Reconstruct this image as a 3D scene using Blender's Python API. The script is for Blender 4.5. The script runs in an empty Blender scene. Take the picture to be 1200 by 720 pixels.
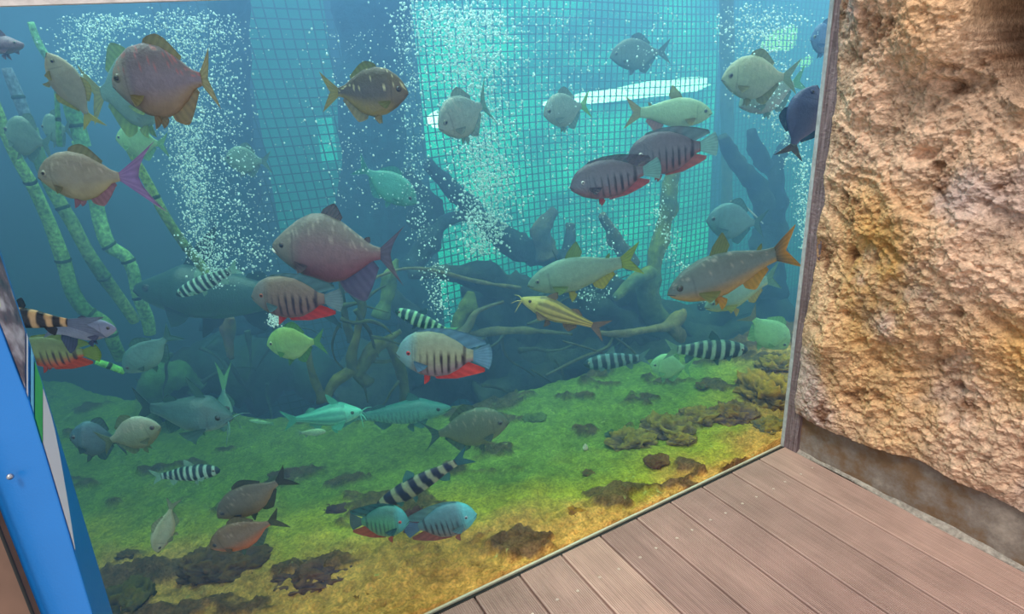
import bpy, bmesh, math, random
import numpy as np
from mathutils import Vector, Matrix
random.seed(7)
S = bpy.context.scene
COL = S.collection

# ------------------------------------------------------------------ camera
F = 690.0
EX = Vector((0.86841309, -0.4926612, -0.05606833))      # camera right in world
ED = Vector((-0.21079155, -0.26446061, -0.94107785))    # camera down in world
EF = Vector((0.44880467, 0.82906305, -0.33350987))      # camera forward in world
EYE = Vector((-1.92892967, -1.30258358, 1.4))
cd = bpy.data.cameras.new('camera')
cam = bpy.data.objects.new('camera', cd); COL.objects.link(cam)
cd.sensor_fit = 'HORIZONTAL'; cd.sensor_width = 36.0; cd.lens = F / 1200 * 36.0
cd.clip_start = 0.02; cd.clip_end = 200
up = -ED; back = -EF
cam.matrix_world = Matrix(((EX.x, up.x, back.x, EYE.x), (EX.y, up.y, back.y, EYE.y), (EX.z, up.z, back.z, EYE.z), (0, 0, 0, 1)))
S.camera = cam

# ------------------------------------------------------------------ light
S.view_settings.view_transform = 'Standard'
S.view_settings.look = 'None'
S.view_settings.gamma = 1.0
S.view_settings.use_curve_mapping = False
S.view_settings.exposure = 0.0
w = bpy.data.worlds.new('sky'); S.world = w; w.use_nodes = True
bg = w.node_tree.nodes['Background']
bg.inputs[0].default_value = (0.93, 0.96, 1.0, 1); bg.inputs[1].default_value = 1.05
sd = bpy.data.lights.new('sun', 'SUN'); sd.energy = 1.9; sd.angle = math.radians(14); sd.color = (1.0, 0.95, 0.88)
sun = bpy.data.objects.new('sun', sd); COL.objects.link(sun)
sun.rotation_euler = Vector((-0.55, -0.10, 1.0)).to_track_quat('Z', 'Y').to_euler()

def area(name, loc, size, power, color, rot=(0, 0, 0)):
    l = bpy.data.lights.new(name, 'AREA'); l.shape = 'RECTANGLE'; l.size, l.size_y = size; l.energy = power; l.color = color
    o = bpy.data.objects.new(name, l); COL.objects.link(o); o.location = loc; o.rotation_euler = rot
    return o
area('skylight', (0.6, 1.5, 3.0), (7.0, 2.8), 315, (0.92, 0.93, 1.0))

# ------------------------------------------------------------------ helpers
def ray(px, py):
    return EX * (px - 600) + ED * (py - 360) + EF * F
def P(px, py, y=0.0):                     # point seen at a pixel, at distance y behind the glass plane
    d = ray(px, py); return EYE + d * ((y - EYE.y) / d.y)
def PX(px, py, x=0.0):
    d = ray(px, py); return EYE + d * ((x - EYE.x) / d.x)
def PD(px, py, D):
    return EYE + ray(px, py) * (D / F)
def depth(p): return (p - EYE).dot(EF)

def _hash(i, j, k, seed):
    h = (i * 374761393 + j * 668265263 + k * 2147483647 + seed * 974711) & 0xffffffff
    h = ((h ^ (h >> 13)) * 1274126177) & 0xffffffff
    h = ((h ^ (h >> 16)) * 2246822519) & 0xffffffff
    return ((h ^ (h >> 15)) & 0xffff) / 32767.5 - 1.0
def noise(p, seed=0):                     # vectorised value noise, p: n x 3
    f = np.floor(p); t = p - f; t = t * t * (3 - 2 * t); f = f.astype(np.int64)
    r = 0
    for a in (0, 1):
        for b in (0, 1):
            for c in (0, 1):
                wt = (t[:, 0] if a else 1 - t[:, 0]) * (t[:, 1] if b else 1 - t[:, 1]) * (t[:, 2] if c else 1 - t[:, 2])
                r = r + wt * _hash(f[:, 0] + a, f[:, 1] + b, f[:, 2] + c, seed)
    return r
def fbm(p, octaves=4, seed=0, gain=0.5):
    r = 0; a = 1.0
    for o in range(octaves):
        r = r + a * noise(p * (2.03 ** o) + o * 17.3, seed + o); a *= gain
    return r
def n1(x, y=0, z=0, seed=0): return float(noise(np.array([[x, y, z]], float), seed)[0])

def srgb(r, g, b):
    f = lambda c: (c / 255 / 12.92) if c <= 10 else ((c / 255 + 0.055) / 1.055) ** 2.4
    return (f(r), f(g), f(b))

def mesh_obj(name, verts, faces, mat=None, parent=None, colors=None, smooth=True):
    me = bpy.data.meshes.new(name)
    me.from_pydata([tuple(v) for v in verts], [], faces)
    if smooth: me.polygons.foreach_set('use_smooth', [True] * len(me.polygons))
    if colors is not None:
        a = me.color_attributes.new('Col', 'FLOAT_COLOR', 'POINT')
        c = np.ones((len(verts), 4), np.float32); c[:, :3] = np.asarray(colors, np.float32)[:, :3]
        a.data.foreach_set('color', c.ravel())
    o = bpy.data.objects.new(name, me); COL.objects.link(o)
    if mat: me.materials.append(mat)
    if parent: o.parent = parent
    me.update()
    return o
def tag(o, label=None, cat=None, group=None, kind=None):
    if label: o['label'] = label
    if cat: o['category'] = cat
    if group: o['group'] = group
    if kind: o['kind'] = kind
    return o
def empty(name, label, cat, loc=(0, 0, 0), group=None, kind=None):
    o = bpy.data.objects.new(name, None); COL.objects.link(o); o.location = loc; o.empty_display_size = 0.05
    return tag(o, label, cat, group, kind)
def box(name, lo, hi, mat, parent=None, bevel=0.0):
    bm = bmesh.new(); bmesh.ops.create_cube(bm, size=1)
    for v in bm.verts: v.co = Vector([(lo[k] + hi[k]) / 2 + v.co[k] * (hi[k] - lo[k]) for k in range(3)])
    if bevel: bmesh.ops.bevel(bm, geom=bm.edges[:], offset=bevel, segments=2, affect='EDGES')
    me = bpy.data.meshes.new(name); bm.to_mesh(me); bm.free()
    o = bpy.data.objects.new(name, me); COL.objects.link(o); me.materials.append(mat)
    if parent: o.parent = parent
    return o
def grid_faces(nu, nv, wrap=False):
    f = []
    for i in range(nu - 1):
        for j in range(nv if wrap else nv - 1):
            k = (j + 1) % nv
            f.append((i * nv + j, i * nv + k, (i + 1) * nv + k, (i + 1) * nv + j))
    return f

# ------------------------------------------------------------------ materials
def mat(name, color=(0.5, 0.5, 0.5), rough=0.7, attr=False, noise_amt=0.0, noise_scale=20, bump=0.0, bump_scale=60, spec=0.4, metallic=0.0, alpha=1.0, emit=None, coords='Object'):
    m = bpy.data.materials.new(name); m.use_nodes = True
    nt = m.node_tree; N = nt.nodes; L = nt.links
    b = N['Principled BSDF']
    b.inputs['Roughness'].default_value = rough; b.inputs['Metallic'].default_value = metallic
    b.inputs['Specular IOR Level'].default_value = spec; b.inputs['Alpha'].default_value = alpha
    tc = N.new('ShaderNodeTexCoord')
    if attr:
        src = N.new('ShaderNodeAttribute'); src.attribute_name = 'Col'; out = src.outputs['Color']
    else:
        src = N.new('ShaderNodeRGB'); src.outputs[0].default_value = (*color, 1); out = src.outputs[0]
    if noise_amt:
        n = N.new('ShaderNodeTexNoise'); n.inputs['Scale'].default_value = noise_scale; n.inputs['Detail'].default_value = 6
        L.new(tc.outputs[coords], n.inputs['Vector'])
        r = N.new('ShaderNodeMapRange'); r.inputs[1].default_value = 0.3; r.inputs[2].default_value = 0.7
        r.inputs[3].default_value = 1 - noise_amt; r.inputs[4].default_value = 1 + noise_amt
        L.new(n.outputs[0], r.inputs[0])
        mx = N.new('ShaderNodeVectorMath'); mx.operation = 'SCALE'
        L.new(out, mx.inputs[0]); L.new(r.outputs[0], mx.inputs['Scale']); out = mx.outputs[0]
    L.new(out, b.inputs['Base Color'])
    if bump:
        n = N.new('ShaderNodeTexNoise'); n.inputs['Scale'].default_value = bump_scale; n.inputs['Detail'].default_value = 5
        L.new(tc.outputs[coords], n.inputs['Vector'])
        bp = N.new('ShaderNodeBump'); bp.inputs['Strength'].default_value = bump; bp.inputs['Distance'].default_value = 0.01
        L.new(n.outputs[0], bp.inputs['Height']); L.new(bp.outputs[0], b.inputs['Normal'])
    if emit:
        b.inputs['Emission Color'].default_value = (*emit[0], 1); b.inputs['Emission Strength'].default_value = emit[1]
    return m

M_rock = mat('rough_sandstone', attr=True, rough=0.95, noise_amt=0.30, noise_scale=70, bump=1.0, bump_scale=150, spec=0.15)
M_floor = mat('algae_covered_bed', attr=True, rough=0.95, noise_amt=0.35, noise_scale=110, bump=1.0, bump_scale=130, spec=0.1)
M_stone = mat('brown_stone', attr=True, rough=0.95, noise_amt=0.35, noise_scale=30, bump=0.8, bump_scale=70, spec=0.1)
M_wood = mat('waterlogged_wood', attr=True, rough=0.9, noise_amt=0.35, noise_scale=25, bump=0.7, bump_scale=50, spec=0.1)
M_bamboo = mat('algae_bamboo', attr=True, rough=0.85, noise_amt=0.55, noise_scale=75, bump=0.7, bump_scale=90, spec=0.15)
M_fish = mat('fish_skin', attr=True, rough=0.42, noise_amt=0.12, noise_scale=60, bump=0.25, bump_scale=150, spec=0.5)
M_fin = mat('fish_fin', attr=True, rough=0.5, noise_amt=0.1, noise_scale=60, spec=0.3, alpha=0.82)
def _fin():
    m = M_fin; nt = m.node_tree; N = nt.nodes; L = nt.links; b = N['Principled BSDF']; out = N['Material Output']
    src = b.inputs['Base Color'].links[0].from_socket
    tl = N.new('ShaderNodeBsdfTranslucent'); L.new(src, tl.inputs[0]); mx = N.new('ShaderNodeMixShader'); mx.inputs[0].default_value = 0.45
    tp = N.new('ShaderNodeBsdfTransparent'); m2 = N.new('ShaderNodeMixShader'); m2.inputs[0].default_value = 0.30
    b.inputs['Alpha'].default_value = 1.0
    L.new(b.outputs[0], mx.inputs[1]); L.new(tl.outputs[0], mx.inputs[2]); L.new(mx.outputs[0], m2.inputs[1]); L.new(tp.outputs[0], m2.inputs[2]); L.new(m2.outputs[0], out.inputs[0])
_fin()
M_pupil = mat('fish_pupil', (0.01, 0.01, 0.012), rough=0.15, spec=0.8)
M_iris = mat('fish_iris', attr=True, rough=0.25, spec=0.6)
M_frame = mat('weathered_seal', srgb(124, 106, 108), rough=0.8, noise_amt=0.5, noise_scale=1, bump=0.6, bump_scale=90)
_nt = M_frame.node_tree; _mp = _nt.nodes.new('ShaderNodeMapping'); _mp.inputs['Scale'].default_value = (160, 160, 7)
_tn = [n for n in _nt.nodes if n.type == 'TEX_NOISE' and n.inputs['Scale'].default_value == 1][0]
_nt.links.new([n for n in _nt.nodes if n.type == 'TEX_COORD'][0].outputs['Object'], _mp.inputs[0]); _nt.links.new(_mp.outputs[0], _tn.inputs['Vector'])
M_seal = mat('pale_sealant', srgb(172, 176, 176), rough=0.6, noise_amt=0.2, noise_scale=60)
M_edge = mat('green_pane_edge', srgb(196, 194, 168), rough=0.5)
M_beam = mat('pale_concrete_beam', srgb(226, 216, 208), rough=0.9, noise_amt=0.18, noise_scale=25, bump=0.4)
M_black = mat('dark_joint', (0.02, 0.02, 0.02), rough=0.9)
M_blue = mat('blue_powder_coat', srgb(12, 110, 184), rough=0.38, noise_amt=0.05, noise_scale=8, bump=0.08, bump_scale=300, spec=0.5)
M_lightblue = mat('pale_blue_print', srgb(120, 195, 240), rough=0.4)
M_metal = mat('steel', srgb(170, 170, 175), rough=0.35, metallic=0.9)
M_net = mat('dark_net_cord', srgb(14, 50, 62), rough=0.9)
M_wallblue = mat('dark_tank_wall', srgb(40, 80, 106), rough=0.9, noise_amt=0.4, noise_scale=2.5, bump=0.3, bump_scale=8)
M_brownboard = mat('brown_board', srgb(112, 82, 66), rough=0.7, noise_amt=0.25, noise_scale=14)
M_bubble = mat('air_bubble', (0.78, 1.0, 0.99), rough=0.1, spec=1.0)
M_mortar = mat('pale_mortar', srgb(168, 156, 144), rough=0.95, noise_amt=0.35, noise_scale=60, bump=0.9, bump_scale=120)

def mat_concrete():
    m = mat('stained_concrete', srgb(120, 104, 90), rough=0.8, noise_amt=0.3, noise_scale=5, bump=0.25, bump_scale=50, spec=0.3)
    nt = m.node_tree; N = nt.nodes; L = nt.links; b = N['Principled BSDF']
    tc = N.new('ShaderNodeTexCoord')
    mp = N.new('ShaderNodeMapping'); mp.inputs['Scale'].default_value = (1, 4.5, 5); L.new(tc.outputs['Object'], mp.inputs[0])
    n = N.new('ShaderNodeTexNoise'); n.inputs['Scale'].default_value = 1.0; n.inputs['Detail'].default_value = 13; n.inputs['Roughness'].default_value = 0.74
    L.new(mp.outputs[0], n.inputs['Vector'])
    cr = N.new('ShaderNodeValToRGB'); e = cr.color_ramp.elements
    e[0].position = 0.30; e[0].color = (*srgb(92, 82, 76), 1); e[1].position = 0.72; e[1].color = (*srgb(176, 162, 148), 1)
    k = e.new(0.45); k.color = (*srgb(122, 96, 72), 1); k = e.new(0.56); k.color = (*srgb(134, 122, 112), 1)
    L.new(n.outputs[0], cr.inputs[0]); L.new(cr.outputs[0], b.inputs['Base Color'])
    return m
M_conc = mat_concrete()

def mat_deck():
    m = mat('ribbed_composite_board', attr=True, rough=0.75, spec=0.25)
    nt = m.node_tree; N = nt.nodes; L = nt.links; b = N['Principled BSDF']
    at = [n for n in N if n.type == 'ATTRIBUTE'][0]
    tc = N.new('ShaderNodeTexCoord')
    mp = N.new('ShaderNodeMapping'); mp.inputs['Scale'].default_value = (140, 4, 1); L.new(tc.outputs['Object'], mp.inputs[0])
    n = N.new('ShaderNodeTexNoise'); n.inputs['Scale'].default_value = 1; n.inputs['Detail'].default_value = 6; L.new(mp.outputs[0], n.inputs['Vector'])
    n2 = N.new('ShaderNodeTexNoise'); n2.inputs['Scale'].default_value = 6; n2.inputs['Detail'].default_value = 6; L.new(tc.outputs['Object'], n2.inputs['Vector'])
    a = N.new('ShaderNodeMath'); a.operation = 'ADD'; L.new(n.outputs[0], a.inputs[0]); L.new(n2.outputs[0], a.inputs[1])
    r = N.new('ShaderNodeMapRange'); r.inputs[1].default_value = 0.7; r.inputs[2].default_value = 1.3; r.inputs[3].default_value = 0.78; r.inputs[4].default_value = 1.2
    L.new(a.outputs[0], r.inputs[0])
    mx = N.new('ShaderNodeVectorMath'); mx.operation = 'SCALE'; L.new(at.outputs['Color'], mx.inputs[0]); L.new(r.outputs[0], mx.inputs['Scale'])
    L.new(mx.outputs[0], b.inputs['Base Color'])
    return m
M_deck = mat_deck()

def mat_lit_pane():
    """Turquoise daylight coming through the far side of the tank."""
    m = bpy.data.materials.new('backlit_turquoise_pane'); m.use_nodes = True
    nt = m.node_tree; N = nt.nodes; L = nt.links; N.clear()
    out = N.new('ShaderNodeOutputMaterial'); em = N.new('ShaderNodeEmission'); L.new(em.outputs[0], out.inputs[0])
    tc = N.new('ShaderNodeTexCoord')
    mp = N.new('ShaderNodeMapping'); mp.inputs['Scale'].default_value = (0.8, 1, 1.7); L.new(tc.outputs['Object'], mp.inputs[0])
    n = N.new('ShaderNodeTexNoise'); n.inputs['Scale'].default_value = 1.6; n.inputs['Detail'].default_value = 4; L.new(mp.outputs[0], n.inputs['Vector'])
    cr = N.new('ShaderNodeValToRGB'); e = cr.color_ramp.elements
    e[0].position = 0.34; e[0].color = (0.0, 0.22, 0.29, 1); e[1].position = 0.68; e[1].color = (0.0, 1.0, 0.78, 1)
    k = e.new(0.5); k.color = (0.0, 0.55, 0.50, 1)
    L.new(n.outputs[0], cr.inputs[0]); L.new(cr.outputs[0], em.inputs[0]); em.inputs[1].default_value = 1.08
    return m
M_lit = mat_lit_pane()
def mat_emit(name, c, s):
    m = bpy.data.materials.new(name); m.use_nodes = True; N = m.node_tree.nodes; N.clear()
    out = N.new('ShaderNodeOutputMaterial'); em = N.new('ShaderNodeEmission'); m.node_tree.links.new(em.outputs[0], out.inputs[0])
    em.inputs[0].default_value = (*c, 1); em.inputs[1].default_value = s
    return m
M_white = mat_emit('daylight_gap', (0.75, 1.0, 0.97), 4.0)
M_dimteal = mat_emit('dim_daylight_pane', (0.0, 0.26, 0.24), 0.7)
M_leaflight = mat_emit('yellow_green_daylight', (0.50, 0.62, 0.10), 2.6)
M_glow = mat_emit('painted_green_glow', (0.02, 1.0, 0.74), 1.9)  # emitter for the painted glow around the white gap

def mat_water():
    m = bpy.data.materials.new('hazy_tank_water'); m.use_nodes = True; nt = m.node_tree; N = nt.nodes; N.clear()
    out = N.new('ShaderNodeOutputMaterial'); ad = N.new('ShaderNodeAddShader')
    sc = N.new('ShaderNodeVolumeScatter'); sc.inputs['Color'].default_value = (0.25, 0.44, 0.95, 1); sc.inputs['Density'].default_value = 0.42
    sc.inputs['Anisotropy'].default_value = 0.1
    ab = N.new('ShaderNodeVolumeAbsorption'); ab.inputs['Color'].default_value = (0.05, 0.80, 0.99, 1); ab.inputs['Density'].default_value = 0.34
    nt.links.new(sc.outputs[0], ad.inputs[0]); nt.links.new(ab.outputs[0], ad.inputs[1]); nt.links.new(ad.outputs[0], out.inputs['Volume'])
    return m
M_water = mat_water()
def mat_clear():
    m = bpy.data.materials.new('clear_acrylic'); m.use_nodes = True; nt = m.node_tree; N = nt.nodes; N.clear()
    out = N.new('ShaderNodeOutputMaterial'); t = N.new('ShaderNodeBsdfTransparent'); nt.links.new(t.outputs[0], out.inputs[0]); return m
M_clear = mat_clear()
def mat_surface():
    m = bpy.data.materials.new('rippled_water_surface'); m.use_nodes = True; nt = m.node_tree; N = nt.nodes; N.clear(); L = nt.links
    out = N.new('ShaderNodeOutputMaterial'); t = N.new('ShaderNodeBsdfTransparent'); t.inputs[0].default_value = (0.85, 1, 0.98, 1)
    g = N.new('ShaderNodeBsdfGlossy'); g.inputs['Roughness'].default_value = 0.08
    mx = N.new('ShaderNodeMixShader'); lw = N.new('ShaderNodeLayerWeight'); lw.inputs[0].default_value = 0.75
    L.new(lw.outputs['Facing'], mx.inputs[0]); L.new(t.outputs[0], mx.inputs[1]); L.new(g.outputs[0], mx.inputs[2]); L.new(mx.outputs[0], out.inputs[0])
    tc = N.new('ShaderNodeTexCoord'); n = N.new('ShaderNodeTexNoise'); n.inputs['Scale'].default_value = 14; L.new(tc.outputs['Object'], n.inputs['Vector'])
    bp = N.new('ShaderNodeBump'); bp.inputs['Distance'].default_value = 0.02; bp.inputs['Strength'].default_value = 0.8
    L.new(n.outputs[0], bp.inputs['Height']); L.new(bp.outputs[0], g.inputs['Normal'])
    return m
M_surf = mat_surface()
def mat_photo():
    m = mat('printed_picture', (0.3, 0.3, 0.3), rough=0.35)
    nt = m.node_tree; N = nt.nodes; L = nt.links; b = N['Principled BSDF']; tc = N.new('ShaderNodeTexCoord')
    n = N.new('ShaderNodeTexNoise'); n.inputs['Scale'].default_value = 28; n.inputs['Detail'].default_value = 5; L.new(tc.outputs['Object'], n.inputs['Vector'])
    cr = N.new('ShaderNodeValToRGB'); e = cr.color_ramp.elements
    e[0].position = 0.35; e[0].color = (*srgb(60, 62, 84), 1); e[1].position = 0.68; e[1].color = (*srgb(196, 184, 196), 1)
    k = e.new(0.5); k.color = (*srgb(116, 96, 108), 1)
    L.new(n.outputs[0], cr.inputs[0]); L.new(cr.outputs[0], b.inputs['Base Color']); return m
M_photo = mat_photo()
M_green = mat('green_print', srgb(70, 175, 100), rough=0.4)
M_whiteprint = mat('white_print', srgb(222, 218, 232), rough=0.4)

# ------------------------------------------------------------------ tank shell
X0, X1, YB, ZT = -3.1, 4.9, 2.95, 2.30
def bed_drop(x, y):
    rx = np.array([-3.4, -2.8, -2.4, -1.84, -1.19, -0.71, 0.2, 1.1, 2.0, 5.0])
    ry = np.array([3.0, 2.70, 2.17, 1.56, 1.18, 1.03, 0.93, 0.80, 0.72, 0.6])
    return np.interp(x, rx, ry)
def build_bed():
    nx, ny = 900, 420
    xs = np.linspace(X0, 3.2, nx)
    ys = 0.009 + (YB - 0.009) * np.linspace(0, 1, ny) ** 1.35
    gx, gy = np.meshgrid(xs, ys, indexing='ij'); x = gx.ravel(); y = gy.ravel()
    p = np.stack([x, y, np.zeros_like(x)], 1)
    rd = bed_drop(x, y) + 0.05 * fbm(p * 3.1, 3, 5)
    over = np.clip(y - rd, 0, None)
    z = 0.014 * fbm(p * 2.2, 3, 1) + 0.010 * fbm(p * 9, 3, 2) + 0.0045 * fbm(p * 34, 3, 3)
    z += -0.9 * over - 0.6 * np.clip(0.06 - np.abs(y - rd - 0.06), 0, None) * (over > 0)
    z = np.maximum(z, -1.25)
    z += 0.004 * np.exp(-(y / 0.02) ** 2)
    # algae colour: green bed, yellow and orange growth near the front, brown crust patches
    thr = np.interp(x, [-3.2, -2.2, -1.6, -1.2, -0.7, -0.2, 0.2, 0.7, 1.3], [0.95, 0.80, 0.44, 0.22, 0.13, 0.16, 0.42, 0.80, 1.0])
    nz = fbm(p * 4.0, 4, 11)
    s = (y - thr) / np.interp(x, [-3, -1.5, -0.5, 1], [0.40, 0.24, 0.18, 0.30]) + 0.55 * nz
    g1 = np.array(srgb(126, 148, 60)); g2 = np.array(srgb(178, 172, 58)); g3 = np.array(srgb(214, 160, 84)); br = np.array(srgb(92, 66, 56))
    def lerp(a, b, t): t = np.clip(t, 0, 1)[:, None]; return a * (1 - t) + b * t
    c = lerp(g3[None], g2[None], (s + 0.55) / 0.7)
    c = lerp(c, g1[None], (s - 0.3) / 0.9)
    # darker, duller colour behind the ridge
    c = lerp(c, np.array(srgb(52, 74, 52))[None], over / 0.10)
    pn = fbm(np.stack([x * 5, y * 9 + x * 3, 0 * x], 1), 4, 21)
    patch = np.clip((pn - 0.56 + 0.25 * np.clip(0.25 - s, 0, 1) + 0.52 * np.clip((x + 0.15) / 0.8, 0, 1)) / 0.18, 0, 1)
    z += 0.016 * patch * (1 + 0.9 * fbm(p * 24, 3, 9))
    crust = np.clip(0.45 - s, 0, 1); z += 0.011 * crust * np.abs(noise(p * 38, 77)) + 0.006 * crust * noise(p * 80, 78)
    c = c * (1 - 0.30 * (crust * np.clip(noise(p * 30, 79), 0, 1))[:, None])
    c = lerp(c, br[None] * (1.0 + 0.35 * fbm(p * 30, 2, 14)[:, None]), patch * 0.85)
    c = c * (1 + 0.16 * fbm(p * 14, 3, 31)[:, None]) * (1 + 0.25 * fbm(p * 60, 2, 33)[:, None])
    mm = noise(p * 75, 44); c = lerp(c, np.array(srgb(190, 205, 130))[None], (mm - 0.86) * 7 * (nz > 0))
    z = np.where(y < 0.035, np.maximum(z, 0.004 + 0.002 * noise(p * 60, 90)), z)
    z = np.where(y < ys[0] + 1e-6, -0.03, z)
    v = np.stack([x, y, z], 1)
    me = bpy.data.meshes.new('tank_bed')
    idx = np.arange(nx * ny).reshape(nx, ny)
    q = np.stack([idx[:-1, :-1], idx[1:, :-1], idx[1:, 1:], idx[:-1, 1:]], -1).reshape(-1, 4)
    me.vertices.add(len(v)); me.vertices.foreach_set('co', v.astype(np.float32).ravel())
    me.loops.add(q.size); me.loops.foreach_set('vertex_index', q.ravel().astype(np.int32))
    me.polygons.add(len(q)); me.polygons.foreach_set('loop_start', np.arange(0, q.size, 4, dtype=np.int32))
    me.polygons.foreach_set('use_smooth', np.ones(len(q), bool))
    me.update(calc_edges=True)
    a = me.color_attributes.new('Col', 'FLOAT_COLOR', 'POINT'); cc = np.ones((len(v), 4), np.float32); cc[:, :3] = np.clip(c, 0.003, 1); a.data.foreach_set('color', cc.ravel())
    me.materials.append(M_floor)
    o = bpy.data.objects.new('tank_bed', me); COL.objects.link(o)
    tag(o, 'green and ochre algae covered gravel bed sloping across the tank', kind='structure')
build_bed()
tag(box('wall_back', (X0, YB, -1.35), (X1, YB + 0.1, 2.5), M_wallblue), kind='structure')
tag(box('wall_left', (X0 - 0.1, -0.02, -1.35), (X0, YB + 0.1, 2.5), M_wallblue), kind='structure')
tag(box('wall_right', (X1, 0.02, -1.35), (X1 + 0.1, YB + 0.1, 2.5), M_wallblue), kind='structure')
tag(box('floor', (X0, 0.012, -1.40), (X1, YB, -1.34), M_wallblue), kind='structure')
# front pane
pane = box('window_1', (X0, -0.004, 0.0), (-0.002, 0.008, 2.36), M_clear); tag(pane, 'large clear front pane of the fish tank', kind='structure')
tw = box('tank_water', (X0, 0.010, -1.33), (X1, YB - 0.01, ZT), M_water); tag(tw, 'blue hazy water filling the tank', kind='structure')
# water surface with ripples
nx, ny = 120, 50; vs = []
for i in range(nx):
    for j in range(ny):
        x = X0 + (X1 - X0) * i / (nx - 1); y = 0.012 + (YB - 0.03) * j / (ny - 1)
        vs.append((x, y, ZT + 0.006 + 0.005 * math.sin(9 * x + 3 * math.sin(5 * y)) + 0.004 * math.sin(17 * y + 4 * x)))
tag(mesh_obj('water_surface', vs, grid_faces(nx, ny), M_surf), 'rippled surface of the tank water', kind='structure')

# lit far windows (window_2 .. ) and a painted glow, behind the net
def quad_pane(name, x0, x1, z0, z1, y, m, kind='structure'):
    o = box(name, (x0, y - 0.02, z0), (x1, y, z1), m); return tag(o, kind=kind)
yw = YB - 0.02
xL = P(492, 100, yw).x
quad_pane('window_2', xL, P(838, 100, yw).x, -1.0, ZT - 0.02, yw, M_lit)
quad_pane('window_3', P(856, 100, yw).x, P(952, 100, yw).x + 0.4, -0.9, ZT - 0.02, yw, M_dimteal)
quad_pane('window_4', P(296, 100, yw).x, P(392, 100, yw).x, 0.55, ZT - 0.02, yw, M_dimteal)
quad_pane('window_5', P(378, 200, yw).x, P(396, 200, yw).x, P(388, 190, yw).z, P(388, 138, yw).z, yw - 0.03, M_lit)
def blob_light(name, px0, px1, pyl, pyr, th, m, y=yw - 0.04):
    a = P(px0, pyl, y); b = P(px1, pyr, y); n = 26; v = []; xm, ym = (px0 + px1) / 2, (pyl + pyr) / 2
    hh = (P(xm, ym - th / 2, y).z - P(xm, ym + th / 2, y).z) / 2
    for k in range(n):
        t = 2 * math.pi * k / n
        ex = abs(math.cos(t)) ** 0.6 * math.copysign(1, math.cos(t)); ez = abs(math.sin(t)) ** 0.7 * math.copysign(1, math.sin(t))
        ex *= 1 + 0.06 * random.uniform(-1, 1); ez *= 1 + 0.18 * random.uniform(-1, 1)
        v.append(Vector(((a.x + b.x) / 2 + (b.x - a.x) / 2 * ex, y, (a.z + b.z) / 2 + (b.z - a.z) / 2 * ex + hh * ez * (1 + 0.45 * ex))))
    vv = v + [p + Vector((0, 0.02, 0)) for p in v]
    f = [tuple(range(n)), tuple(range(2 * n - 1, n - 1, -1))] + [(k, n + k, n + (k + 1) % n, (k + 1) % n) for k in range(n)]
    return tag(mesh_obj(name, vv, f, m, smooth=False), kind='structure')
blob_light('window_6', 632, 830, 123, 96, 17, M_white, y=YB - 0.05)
blob_light('glow_halo', 604, 838, 128, 104, 50, M_glow, y=YB - 0.025)  # no opening of its own: glow around the white gap, painted as an emitter
blob_light('window_7', 500, 522, 141, 140, 18, M_white)
blob_light('window_8', 893, 934, 52, 42, 24, M_leaflight)
blob_light('window_9', 936, 952, 75, 71, 10, M_leaflight)

# net in front of the far windows
def build_net():
    yn = 2.64; p = 0.055; r = 0.0036; xa = P(240, 200, yn).x; xb = X1 - 0.05; za, zb = -1.1, ZT - 0.01
    V = []; Fc = []
    def strand(pts, vertical):
        b0 = len(V)
        for q in pts:
            if vertical: o4 = [(-r, -r, 0), (r, -r, 0), (r, r, 0), (-r, r, 0)]
            else: o4 = [(0, -r, -r), (0, -r, r), (0, r, r), (0, r, -r)]
            for o in o4: V.append((q[0] + o[0], q[1] + o[1], q[2] + o[2]))
        for i in range(len(pts) - 1):
            for k in range(4):
                a = b0 + i * 4 + k; b = b0 + i * 4 + (k + 1) % 4
                Fc.append((a, b, b + 4, a + 4))
    def warp(x, z):      # the net hangs a little loose and billows at its left end
        return (x + 0.012 * math.sin(3.1 * z + x) - 0.10 * math.exp(-((x - xa - 0.4) / 0.5) ** 2) * (z - 0.7), yn + 0.05 * math.sin(1.7 * x + 1.2 * z), z + 0.012 * math.sin(2.3 * x + 0.5))
    k = 0
    while xa + k * p < xb:
        strand([warp(xa + k * p, za + (zb - za) * t / 12) for t in range(13)], True); k += 1
    k = 0
    while za + k * p < zb:
        strand([warp(xa + (xb - xa) * t / 70, za + k * p) for t in range(71)], False); k += 1
    o = mesh_obj('safety_net', V, Fc, M_net, smooth=False)
    tag(o, 'dark square-meshed net hanging in front of the bright turquoise windows', 'net')
build_net()

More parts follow.
